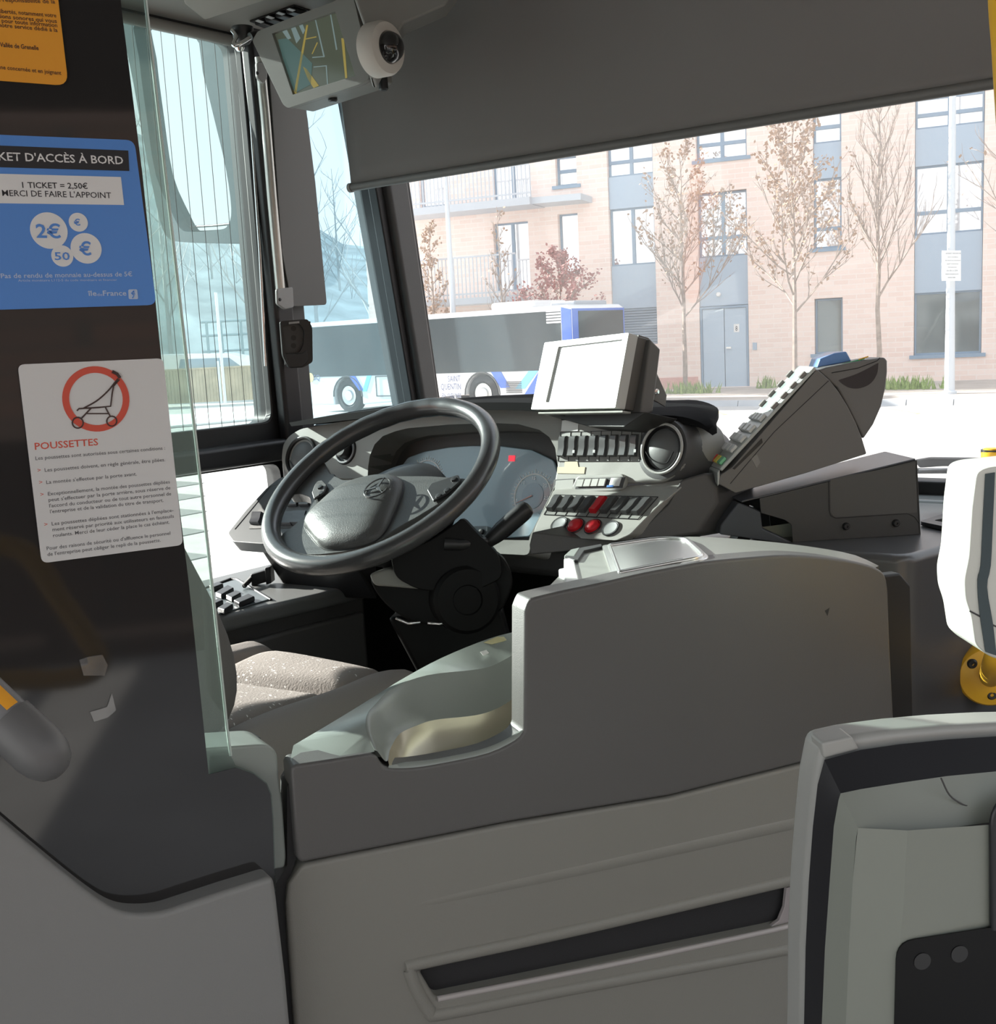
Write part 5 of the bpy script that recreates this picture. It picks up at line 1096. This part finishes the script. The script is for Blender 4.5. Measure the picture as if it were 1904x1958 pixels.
# flared foot at the left of the stand
ft_ = [Z(x, y, 1.19) for x, y in [(1376, 1024), (1460, 1040), (1516, 1040), (1600, 1032)]]
foot = [BP(1412, 960, -.02), BP(1455, 978, -.005), BP(1458, 1010, -.005), BP(1516, 1037, -.003), BP(1500, 1039, .0), BP(1376, 1022, -.02), BP(1378, 1004, -.02)]
prism('flared_foot', foot, -BP.n*.10, mat('stand_top_sky_tint', (.07, .075, .085)), box, bevel=.003)
RP = BP.off(-.018); RW = .082
pay = thing('payment_terminal', 'grey wedge shaped card payment terminal with keypad, leaning on the black stand', 'payment terminal', RP(1500, 925, -.04))
PT1 = mat('payment_case_grey', (.155, .15, .143), .42, bump=.1, bscale=900); PT2 = mat('payment_face_pale', (.46, .48, .46), .35)
side = [(1378, 908), (1400, 893), (1562, 706), (1586, 727), (1604, 750), (1621, 778), (1636, 808), (1648, 838), (1657, 868), (1540, 905), (1406, 943), (1372, 924)]
prism('case_side', rnd(RP.many(side), .002, 2), -RP.n*RW, PT1, pay, bevel=.003)
tube('case_seam', RP.many([(1396, 925), (1480, 826), (1584, 728)], .0004), .0006, G_BLACK, pay, n=6)
prism('card_slot', RP.many([(1400, 896), (1456, 838), (1458, 846), (1404, 898)], .0002), RP.n*.0006, G_BLACK, pay, smooth=False)
prism('slot_tab', RP.many([(1436, 876), (1447, 868), (1453, 884), (1446, 895)], .0002), RP.n*.0006, mat('smoky_tab', (.25, .25, .24), .2), pay, smooth=False)
f0, f1 = RP(1384, 898), RP(1562, 705); fd = (f1-f0).normalized(); FP = Plane(f0, fd, -RP.n)
if FP.n.z < 0: FP = Plane(f0, -fd, -RP.n); 
fL = (f1-f0).length; fu = fd; fv = -RP.n; fn = FP.n
def fpt(u, v, k=0): return f0 + fu*(u*fL) + fv*(v*RW) + fn*k
prism('face_plate', rnd([fpt(-.02, 0), fpt(1, 0), fpt(1, 1), fpt(-.02, 1)], .004), fn*.006, PT2, pay, bevel=.002)
prism('nose', [fpt(-.02, 0, .005), fpt(-.02, 1, .005), RP(1376, 925, -RW), RP(1376, 925)], (fd*-.006), PT2, pay, bevel=.002)
prism('display', [fpt(u, v, .0062) for u, v in ((.55, .2), (.94, .2), (.94, .82), (.55, .82))], fn*.0006, mat('lcd_grey_green', (.34, .40, .39), .12), pay, smooth=False)
KEY = mat('key_pale_grey', (.62, .62, .60), .45)
for u in (.60, .70, .80, .90):
    for v in (.04, .86): prism('function_key', [fpt(u+a, v+b_, .006) for a, b_ in ((-.03, 0), (.03, 0), (.03, .1), (-.03, .1))], fn*.006, mat('key_brown_grey', (.22, .20, .19), .4), pay, bevel=.0012)
kc = {(0, 0): M_RED, (0, 1): mat('key_yellow', (.75, .60, .10), .45), (0, 2): mat('key_green', (.20, .55, .30), .45)}
for i, u in enumerate((.045, .165, .265, .365, .475)):
    for j in range(3 if i < 4 else 4):
        w = .22 if i < 4 else .15; v = .10 + j*(.29 if i < 4 else .21)
        prism('key', [fpt(u+a, v+b_, .006) for a, b_ in ((-.033, 0), (.033, 0), (.033, w), (-.033, w))], fn*.006, kc.get((i, 2-j), KEY), pay, bevel=.0018)
hind = [(1562, 708), (1580, 702), (1630, 692), (1676, 685), (1692, 683), (1697, 690), (1697, 712), (1693, 745), (1685, 778), (1670, 812), (1651, 840), (1621, 780), (1600, 742)]
prism('printer_hood', RP.many(hind, -.012), -RP.n*(RW-.018), PT1, pay, bevel=.004)
tube('hood_seam', RP.many([(1590, 713), (1640, 704), (1677, 690), (1682, 684)], -.0113), .0007, G_BLACK, pay, n=6)
dkm = spl([RP(x, y, -.0115) for x, y in [(1603, 727), (1640, 714), (1679, 694)]], 5) + spl([RP(x, y, -.0115) for x, y in [(1679, 694), (1676, 715), (1664, 733), (1645, 742), (1626, 742), (1612, 735), (1603, 727)]], 4)[1:-1]
prism('paper_recess', dkm, RP.n*.0008, mat('recess_brown_black', (.035, .03, .032), .35), pay, smooth=False)
topf = [RP(1556, 706, -.012), RP(1676, 685, -.012), RP(1676, 685, -.012)-RP.n*.064, RP(1556, 706, -.012)-RP.n*.064]
prism('blue_roll_cover', [RP(1562, 703, -.040), RP(1628, 690, -.040), RP(1618, 672, -.040), RP(1595, 675, -.040), RP(1568, 686, -.040)], -RP.n*.045, mat('translucent_blue', (.16, .30, .62), .2), pay, bevel=.002)
for x0, x1, y0, y1, m in ((1584, 1605, 706, 699, M_RED), (1609, 1653, 698, 687, mat('stripe_green', (.05, .35, .16), .4)), (1641, 1660, 689, 683, M_YEL)):
    prism('colour_stripe', [RP(x0, y0, -.016), RP(x1, y1, -.016), RP(x1, y1, -.022), RP(x0, y0, -.022)], Z3*.0022, m, pay, smooth=False)
# ================================================================ front console (right)
ED = V((math.sin(rad(14)), math.cos(rad(14)), 0)); EP = Plane(Z(1738, 1094, 1.165), ED, Z3)
e0_ = EP.p.copy(); e0_.z = 0; e1_ = e0_ + ED*.80
G_FC = mat('front_console_charcoal', (.085, .085, .088), .3, bump=.12, bscale=900, spec=.7)
fc = thing('front_console', 'dark front console beneath the windscreen right of the cab door', 'console', V((e0_.x-.3, 1.9, .1)))
plan = [e0_, e1_, V((-.86, e1_.y, 0)), V((-.86, 1.85, 0)), V((-.80, 1.62, 0)), e0_ + V((-.10, -.005, 0))]
plan = rnd(plan, [.035, 0, 0, 0, .03, .04], 5)
prism('console_body', [p+Z3*.1 for p in plan], Z3*1.09, G_FC, fc, bevel=.035, seg=6)
zq = lambda x, y, dz=0: Z(x, y, 1.19+dz)
holed('tray_frame', rnd([zq(*p, .002) for p in [(1757, 1004), (1800, 990), (1960, 975), (1990, 1010), (1864, 1027)]], .01), [rnd([zq(*p, .002) for p in [(1783, 1002), (1812, 997), (1950, 985), (1960, 1010), (1868, 1018)]], .01)], Z3*.007, G_BLKS, fc, bevel=.002)
prism('tray_floor', [zq(*p, .0005) for p in [(1783, 1002), (1812, 997), (1950, 985), (1960, 1010), (1868, 1018)]], Z3*.001, mat('tray_floor_brown', (.10, .095, .09), .6), fc, smooth=False)
prism('windscreen_shelf', [V((-2.0, 2.24, 1.16)), V((.6, 2.24, 1.16)), V((.6, wsb.y+.02, 1.16)), V((-2.0, wsb.y+.02, 1.16))], Z3*.035, G_FC, fc, bevel=.01)
wp_ = thing('wiper', 'black windscreen wiper resting outside the glass behind the front console', 'wiper', Y(1830, 890, 2.45))
wy = 2.42
prism('wiper_blade', [Y(x, y, wy) for x, y in [(1600, 893), (1757, 897), (1990, 897), (1990, 905), (1757, 906), (1600, 902)]], (0, .02, 0), G_RUB, wp_, bevel=.002)
prism('wiper_arm', [Y(x, y, wy+.03) for x, y in [(1745, 880), (1775, 875), (1990, 878), (1990, 892), (1800, 892), (1757, 895)]], (0, .02, 0), G_BLKS, wp_, bevel=.004)
tube('wiper_link', [Y(x, y, wy-.005) for x, y in [(1757, 900), (1840, 896), (1990, 884)]], .003, mat('pale_grey_paint', (.35, .36, .38), .4), wp_, n=8)
# ================================================================ right side: yellow pole, validators
fdep = (EP(1890, 1290)-EYE).dot(FW)
fcen = EP(1890, 1290); fr = pxm(57, 1890, 1290, EP)
yp = thing('handrail_pole', 'bent yellow handrail pole bolted to the front console at the right edge', 'handrail', fcen)
fnv = -ray(1890, 1290); fnv.z = 0; fnv = (fnv.normalized()*.8 + EP.n*.2).normalized(); FLP = Plane(D(1890, 1290, fdep-.055), Z3.cross(fnv), Z3)
lathe('flange', FLP.p, FLP.n, [(0, -.035), (fr, -.035), (fr, .0), (fr, .008), (fr*.93, .014), (fr*.7, .017), (fr*.5, .02), (0, .02)], M_YEL, yp, n=40)
for x, y in ((1858, 1268), (1895, 1327)):
    c = FLP(x, y, .012); lathe('flange_bolt', c, FLP.n, [(0, 0), (.0085, 0), (.0085, .005), (.006, .008), (.003, .008), (.0025, .005), (0, .005)], M_BOLT, yp, n=18)
pth = spl([FLP.p+fnv*.012, D(1905, 1270, 1.38), D(1925, 1200, 1.32), D(1932, 1060, 1.27), D(1934, 900, 1.26), D(1952, 600, 1.27), D(1938, 300, 1.28), D(1926, 100, 1.29), D(1916, -100, 1.30), D(1916, -100, 1.30)+V((-.01, 0, .42))], 6)
tube('pole', pth, .0168, M_YEL, yp, n=20)
VU = Plane(D(1900, 1080, 1.16), RT - Z3*RT.z + FW*.0, Z3)
vu = thing('pole_validator', 'white ticket validator with a dark stripe clamped to the yellow pole', 'validator', VU(1920, 1260))
vo_ = [(1887, 894), (1980, 884), (1995, 930), (2000, 1060), (2010, 1110), (2000, 1200), (1960, 1262), (1930, 1264), (1904, 1260), (1886, 1252), (1864, 1232), (1856, 1177), (1845, 1144), (1843, 1108), (1852, 1064), (1858, 970), (1867, 903)]
prism('case', rnd(VU.many(vo_), .006, 3), -VU.n*.075, mat('cream_white_plastic', (.70, .70, .64), .4), vu, bevel=.008, seg=4)
stl = [(1883, 906), (1878, 998), (1874, 1081), (1868, 1108), (1871, 1163), (1883, 1246)]; str_ = [(1901, 903), (1897, 998), (1893, 1081), (1886, 1122), (1897, 1191), (1904, 1253)]
prism('dark_stripe', spl(VU.many(stl, .0002), 3) + spl(VU.many(str_, .0002), 3)[::-1], VU.n*.0015, mat('stripe_blue_grey', (.06, .085, .095), .3), vu)
tube('case_seam', spl(VU.many([(1853, 1168), (1872, 1178), (1896, 1194), (1910, 1200)], .0003), 3), .001, G_DARK, vu, n=6)
lathe('pole_cap', D(1897, 874, 1.262), V((0, 0, 1)), [(0, -.03), (.012, -.03), (.012, .006), (.009, .010), (0, .010)], M_YEL, vu, n=20)
lathe('pole_cap_band', D(1897, 866, 1.262), V((0, 0, 1)), [(0, 0), (.0122, 0), (.0122, .004), (0, .004)], G_BLACK, vu, n=20)
# large validator in the foreground
VB = Plane(D(1740, 1690, .74), V((.707, .707, 0)), Z3)
vb = thing('card_validator', 'large grey green card validator with a black reader window in the lower right corner', 'validator', VB(1760, 1958) - Z3*.06)
GC1 = mat('validator_pale_grey', (.36, .36, .34), .4); GC2 = mat('validator_black_band', (.018, .018, .021), .35); GC3 = mat('validator_sage_grey', (.235, .25, .218), .45)
fr_ = [(1571, 1422), (1629, 1409), (1720, 1397), (1810, 1389), (1904, 1384), (1990, 1382), (2060, 1386), (2090, 1700), (2095, 2150), (1528, 2150), (1532, 1958), (1533, 1813), (1539, 1687), (1548, 1580), (1557, 1491)]
prism('back_shell', VB.many(fr_, -.03), -VB.n*.03, GC1, vb, bevel=.006, seg=3)
prism('corner_cap', [VB(x, y, -.027) for x, y in [(1571, 1421), (1629, 1408), (1645, 1434), (1576, 1452)]], -VB.n*.02, GC1, vb, bevel=.002)
bo = [(1576, 1453), (1645, 1434), (1720, 1423), (1810, 1414), (1904, 1408), (1990, 1406), (2055, 1410), (2085, 1700), (2090, 2150), (1533, 2150), (1537, 1958), (1540, 1813), (1546, 1687), (1554, 1580), (1563, 1500)]
bi = [(1607, 1517), (1645, 1509), (1720, 1497), (1810, 1484), (1904, 1475), (1990, 1472), (2030, 1475), (2050, 1700), (2055, 2150), (1566, 2150), (1571, 1958), (1577, 1813), (1586, 1687), (1594, 1580), (1603, 1530)]
loft('black_band', [VB.many(bo, -.030), VB.many(bo, -.024), VB.many(bi, -.006), VB.many(bi, -.02)], GC2, vb, angle=25)
ch = [(1640, 1583), (1650, 1585), (1735, 1588), (1810, 1584), (1880, 1574), (1960, 1566), (1990, 1570), (2010, 1720), (2015, 2150), (1610, 2150), (1617, 1958), (1623, 1813), (1630, 1687), (1636, 1610), (1637, 1600)]
loft('chamfered_rim', [VB.many(bi, -.02), VB.many(bi, -.005), VB.many(ch, .012)], GC3, vb, angle=25, caps=False)
cr_ = [(1735, 1588), (1731, 1660), (1727, 1740), (1719, 1810), (1715, 1958), (1712, 2150)]
lf = [(1640, 1583), (1636, 1620), (1630, 1687), (1623, 1813), (1617, 1958), (1610, 2150)]
rt_ = [(1990, 1570), (1995, 1650), (2000, 1720), (2005, 1813), (2010, 1958), (2015, 2150)]
loft('front_face', [VB.many(lf, .012), VB.many(cr_, .024), VB.many(rt_, .020)], GC3, vb, closed=False, caps=False, angle=8)
prism('reader_window', rnd([VB(x, y, .0245) for x, y in [(1713, 1800), (1888, 1773), (2000, 1765), (2010, 2150), (1704, 2150)]], [.012, .002, .01, 0, 0]), VB.n*.001, mat('glossy_black_window', (.006, .006, .0065), .3, spec=.2), vb, smooth=False)
for x, y in ((1763, 1838), (1834, 1824)): disc('status_lamp', VB.off(.0256), x, y, 17, 0, mat('unlit_lamp', (.016, .016, .017), .3), vb, 24)
prism('side_recess', rnd([VB(x, y, .0222) for x, y in [(1888, 1545), (1935, 1500), (2000, 1495), (2010, 1780), (1889, 1778)]], [.012, .01, .004, .004, .002]), VB.n*.004, GC2, vb, bevel=.002)
tube('seam_line', spl(VB.many([(1799, 1488), (1815, 1520), (1840, 1538), (1858, 1542)], .0052), 4), .0006, G_DARK, vb, n=5)
# ================================================================ overhead: monitor, camera, blinds, mirror, holders
MP_ = D(620, 110, 2.15)
MA = (D(688, 150, 2.10) - D(560, 192, 2.20)).normalized(); MPn = Plane(MP_, MA, (D(481, 60, 2.22)-D(549, 200, 2.2)))
mon = thing('overhead_monitor', 'grey wedge framed monitor showing the passenger saloon under the overhead console', 'monitor', MPn(600, 195, -.04))
mo_ = [(482, 78), (492, 60), (560, 32), (640, 2), (672, -20), (700, 100), (706, 150), (688, 161), (550, 207), (541, 200)]
mi_ = [(520, 64), (640, 22), (679, 145), (560, 181)]
MG = mat('monitor_grey', (.21, .205, .19), .5, bump=.1, bscale=700)
holed('housing', rnd(MPn.many(mo_), .006, 3), [MPn.many(mi_)], -MPn.n*.012, MG, mon, bevel=.003)
prism('housing_back', rnd([p - MPn.n*.0125 for p in grow(MPn.many(mo_), -.01)], .006, 3), -MPn.n*.06, MG, mon, bevel=.008)
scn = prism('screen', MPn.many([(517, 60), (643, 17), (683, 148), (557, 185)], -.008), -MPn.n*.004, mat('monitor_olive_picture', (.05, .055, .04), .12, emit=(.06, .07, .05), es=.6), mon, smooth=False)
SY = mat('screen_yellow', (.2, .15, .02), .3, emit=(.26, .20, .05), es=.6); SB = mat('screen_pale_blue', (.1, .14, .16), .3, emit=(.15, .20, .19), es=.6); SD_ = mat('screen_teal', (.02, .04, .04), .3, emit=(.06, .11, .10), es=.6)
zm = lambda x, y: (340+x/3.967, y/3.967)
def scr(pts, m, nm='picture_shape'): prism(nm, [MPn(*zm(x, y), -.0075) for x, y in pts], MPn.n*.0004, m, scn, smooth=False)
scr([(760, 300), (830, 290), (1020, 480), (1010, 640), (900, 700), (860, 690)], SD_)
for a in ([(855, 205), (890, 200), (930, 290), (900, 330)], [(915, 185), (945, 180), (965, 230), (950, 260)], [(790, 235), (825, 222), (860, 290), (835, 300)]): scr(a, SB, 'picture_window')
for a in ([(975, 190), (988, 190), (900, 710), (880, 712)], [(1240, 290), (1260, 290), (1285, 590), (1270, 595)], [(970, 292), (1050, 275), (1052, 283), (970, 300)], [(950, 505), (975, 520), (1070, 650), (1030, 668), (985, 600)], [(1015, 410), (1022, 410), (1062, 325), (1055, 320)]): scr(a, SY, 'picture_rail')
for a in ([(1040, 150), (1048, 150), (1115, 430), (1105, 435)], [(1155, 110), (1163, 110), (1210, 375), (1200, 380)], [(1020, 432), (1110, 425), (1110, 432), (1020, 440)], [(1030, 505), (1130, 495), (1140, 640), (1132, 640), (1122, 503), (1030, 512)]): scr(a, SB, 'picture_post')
for x, y in ((636, 188), (733, 166)): lathe('rubber_foot', MPn(x, y, -.03), V((0, 0, -1)), [(0, -.02), (.009, -.02), (.009, .004), (.006, .007), (0, .007)], G_BLACK, mon, n=14)
dc = D(733, 93, 2.02); da_ = (RT*.80 - FW*.58 - UP*.08).normalized()
dcam = thing('dome_camera', 'white ringed dome camera beside the overhead monitor', 'camera', dc)
rr_c = 51*2.0/FPX
lathe('ring', dc, da_, [(0, -.022), (rr_c, -.022), (rr_c*1.0, .004), (rr_c*.92, .012), (rr_c*.60, .015), (rr_c*.58, .010), (0, .010)], mat('dome_cream', (.62, .58, .53), .45), dcam, n=44)
lathe('dome', dc+da_*.010, da_, [(rr_c*.6, -.002), (rr_c*.6, .004), (rr_c*.56, .012), (rr_c*.45, .021), (rr_c*.25, .028), (0, .030)], mat('smoked_dome', (.02, .018, .018), .05, coat=.6), dcam, n=40, angle=80)
mnt = prism('camera_mount', [D(x, y, 2.06) for x, y in [(672, -20), (880, -30), (850, 10), (770, 45), (715, 150), (706, 148), (700, 60)]], FW*.05, G_TRIM, bevel=.01); tag(mnt, 'grey mounting bracket behind the dome camera', 'bracket')
hookc = D(465, 72, 2.28)
hk_ = thing('coat_hook', 'small chrome and black coat hook under the overhead console', 'hook', hookc)
lathe('hook_base', hookc, V((0, 0, -1)), [(0, -.02), (.022, -.02), (.02, .0), (.012, .012), (0, .014)], G_BLACK, hk_, n=20)
tube('hook_bar', spl([D(444, 58, 2.26), D(452, 70, 2.25), D(446, 86, 2.24), D(458, 84, 2.24), D(478, 72, 2.25)], 5), .0042, M_CHROME, hk_, n=10)
lathe('hook_tip', D(458, 88, 2.25), V((0, 0, -1)), [(0, -.008), (.008, -.006), (.010, .004), (.006, .010), (0, .012)], M_CHROME, hk_, n=14)
tube('hook_stem', [D(478, 70, 2.26), D(490, 66, 2.27)], .008, G_BLACK, hk_, n=10)
# windscreen blind
FABB = mat('charcoal_blind_fabric', (.175, .163, .156), .9, bump=.25, bscale=1500)
bd_ = thing('windscreen_blind', 'large charcoal roller blind pulled down over the windscreen', 'blind', Y(1280, 262, 1.85))
BY_ = 1.85
rows = []
for j in range(13):
    f = j/12; r = []
    for i in range(41):
        t_ = i/40
        bl_, br2 = V((672, 356, 0)), V((1990, 140, 0)); tl_, tr_ = V((600, -90, 0)), V((1990, -140, 0))
        p = tl_.lerp(bl_, f).lerp(tr_.lerp(br2, f), t_)
        w = Y(p.x, p.y, BY_) ; w.y += .012*math.sin(t_*7+f*2)*math.sin(f*3.1) + .006*math.sin(t_*17+1)*(1-f)
        r.append(w)
    rows.append(r)
b = bmesh.new(); add_loft(b, rows, closed=False); 
fo2 = finish('fabric', b, FABB, bd_, angle=80)
so_ = fo2.modifiers.new('thick', 'SOLIDIFY'); so_.thickness = .0015
tube('bottom_bar', [Y(671, 359, BY_), Y(1990, 145, BY_)], .0085, mat('bar_charcoal', (.13, .127, .12), .5), bd_, n=14)
lathe('bar_cap', Y(671, 359, BY_), (-1, 0, 0), [(0, -.004), (.0105, -.004), (.0105, .004), (0, .005)], G_TRIM, bd_, n=16)
tube('roller', [Y(600, -95, BY_)+V((0, .0, .02)), Y(1990, -150, BY_)+V((0, 0, .02))], .03, G_BLACK, bd_, n=16)
# side blind
sbx = XW+.055
sbl = thing('side_blind', 'narrow grey sun blind hanging on the pillar between side window and windscreen', 'blind', X(580, 590, sbx))
prism('blind_sheet', rnd([X(x, y, sbx) for x, y in [(512, 130), (573, 130), (583, 205), (601, 350), (623, 583), (556, 586), (537, 480)]], [0, 0, 0, 0, .010, .004, 0]), (.004, 0, 0), mat('grey_blind_sheet', (.17, .165, .16), .6, bump=.2, bscale=900), sbl, bevel=.001)
tube('blind_rail', [X(x, y, sbx+.012) for x, y in [(496, 110), (507, 220), (520, 380), (536, 555)]], .011, mat('satin_alu_rail', (.62, .62, .58), .3, metal=.7), sbl, n=14)
for q in ([(487, 120), (507, 118), (507, 150), (500, 162), (488, 150)], [(525, 553), (556, 549), (558, 588), (540, 592), (526, 582)]):
    c = prism('rail_clip', rnd([X(x, y, sbx+.018) for x, y in q], .005), (.008, 0, 0), mat('clip_grey', (.36, .355, .35), .45), sbl, bevel=.003)
    cx = sum(p[0] for p in q)/len(q)-6; cy = sum(p[1] for p in q)/len(q)
    lathe('clip_screw', X(cx, cy, sbx+.026), (1, 0, 0), [(0, 0), (.004, 0), (.003, .002), (0, .002)], G_BLACK, c, n=12)
# phone cradle
phx = XW+.10; PHP = Plane(X(565, 655, phx), V((.55, .83, 0)), Z3)
ph = thing('phone_cradle', 'small black empty phone cradle on the window pillar', 'phone holder', PHP(568, 704))
pho = rnd(PHP.many([(536, 614), (588, 610), (597, 625), (598, 692), (580, 703), (552, 704), (541, 680)]), .006)
holed('cradle_frame', pho, [rnd(PHP.many([(541, 622), (572, 618), (582, 632), (580, 660), (572, 675), (546, 675)]), .007)], -PHP.n*.022, G_BLACK, ph, bevel=.003)
prism('cradle_back', PHP.many([(538, 616), (594, 614), (594, 695), (545, 698)], -.012), -PHP.n*.010, G_DARK, ph, bevel=.002)
prism('cradle_lip', rnd(PHP.many([(543, 676), (578, 676), (586, 668), (590, 690), (578, 702), (553, 703)], .002), .006), -PHP.n*.014, G_BLKS, ph, bevel=.004)
for y in (628, 646, 661): lathe('cradle_hole', PHP(561, y, -.0122), PHP.n, [(0, 0), (.006, 0), (.006, .0006), (0, .0006)], G_BLACK, ph, n=16)
prism('cradle_top_clip', PHP.many([(552, 616), (572, 614), (572, 618), (552, 620)], .001), PHP.n*.002, mat('clip_grey', (.36, .355, .35)), ph, bevel=.0005)
tube('cradle_arm', [PHP(575, 660, -.02), PHP(575, 660, -.02) - V((.06, 0, 0))], .012, G_BLACK, ph, n=12)
# wing mirror outside
WMY = 1.88
wm = thing('wing_mirror', 'large hanging wing mirror with sky in its glass outside the side window', 'mirror', Y(400, 470, WMY))
wo_ = [(268, 38), (392, 60), (478, 84), (505, 250), (520, 400), (522, 455), (500, 464), (440, 466), (365, 463), (341, 455), (325, 420), (300, 300), (275, 160), (260, 80)]
wi_ = [(282, 43), (388, 65), (409, 142), (432, 235), (453, 325), (463, 400), (457, 430), (440, 440), (385, 444), (366, 438), (350, 410), (318, 335), (300, 220), (286, 110)]
WMP = Plane(Y(380, 260, WMY), V((.985, -.17, 0)), Z3)
MB_ = mat('mirror_housing_blue_black', (.045, .065, .075), .85, spec=.05)
holed('housing_rim', spl(WMP.many(wo_), 3, closed=True), [spl(WMP.many(wi_), 3, closed=True)], WMP.n*.03, MB_, wm, bevel=.004)
oc = spl(WMP.many(wo_), 3, closed=True); occ = sum(oc, V((0, 0, 0)))/len(oc)
loft('housing_back', [[p - WMP.n*.002 for p in oc], [occ+(p-occ)*.95 - WMP.n*.06 for p in oc], [occ+(p-occ)*.7 - WMP.n*.11 for p in oc]], MB_, wm)
prism('mirror_glass', [occ+(p-occ)*.98 for p in spl(WMP.many(wi_, .001), 3, closed=True)], WMP.n*.004, mat('mirror_silver', (.66, .71, .72), .02, metal=1.0), wm, smooth=False)
tube('mirror_divider', WMP.many([(364, 434), (412, 431), (458, 426)], .006), .003, G_BLACK, wm, n=8)
tube('mirror_arm', [Y(300, 45, WMY)+V((0, .06, 0)), Y(290, -10, WMY)+V((0, .1, .05)), V((-2.07, 2.1, 2.42))], .03, MB_, wm, n=12)

# orange high visibility vest hung by the driver's window, mirrored in the windscreen
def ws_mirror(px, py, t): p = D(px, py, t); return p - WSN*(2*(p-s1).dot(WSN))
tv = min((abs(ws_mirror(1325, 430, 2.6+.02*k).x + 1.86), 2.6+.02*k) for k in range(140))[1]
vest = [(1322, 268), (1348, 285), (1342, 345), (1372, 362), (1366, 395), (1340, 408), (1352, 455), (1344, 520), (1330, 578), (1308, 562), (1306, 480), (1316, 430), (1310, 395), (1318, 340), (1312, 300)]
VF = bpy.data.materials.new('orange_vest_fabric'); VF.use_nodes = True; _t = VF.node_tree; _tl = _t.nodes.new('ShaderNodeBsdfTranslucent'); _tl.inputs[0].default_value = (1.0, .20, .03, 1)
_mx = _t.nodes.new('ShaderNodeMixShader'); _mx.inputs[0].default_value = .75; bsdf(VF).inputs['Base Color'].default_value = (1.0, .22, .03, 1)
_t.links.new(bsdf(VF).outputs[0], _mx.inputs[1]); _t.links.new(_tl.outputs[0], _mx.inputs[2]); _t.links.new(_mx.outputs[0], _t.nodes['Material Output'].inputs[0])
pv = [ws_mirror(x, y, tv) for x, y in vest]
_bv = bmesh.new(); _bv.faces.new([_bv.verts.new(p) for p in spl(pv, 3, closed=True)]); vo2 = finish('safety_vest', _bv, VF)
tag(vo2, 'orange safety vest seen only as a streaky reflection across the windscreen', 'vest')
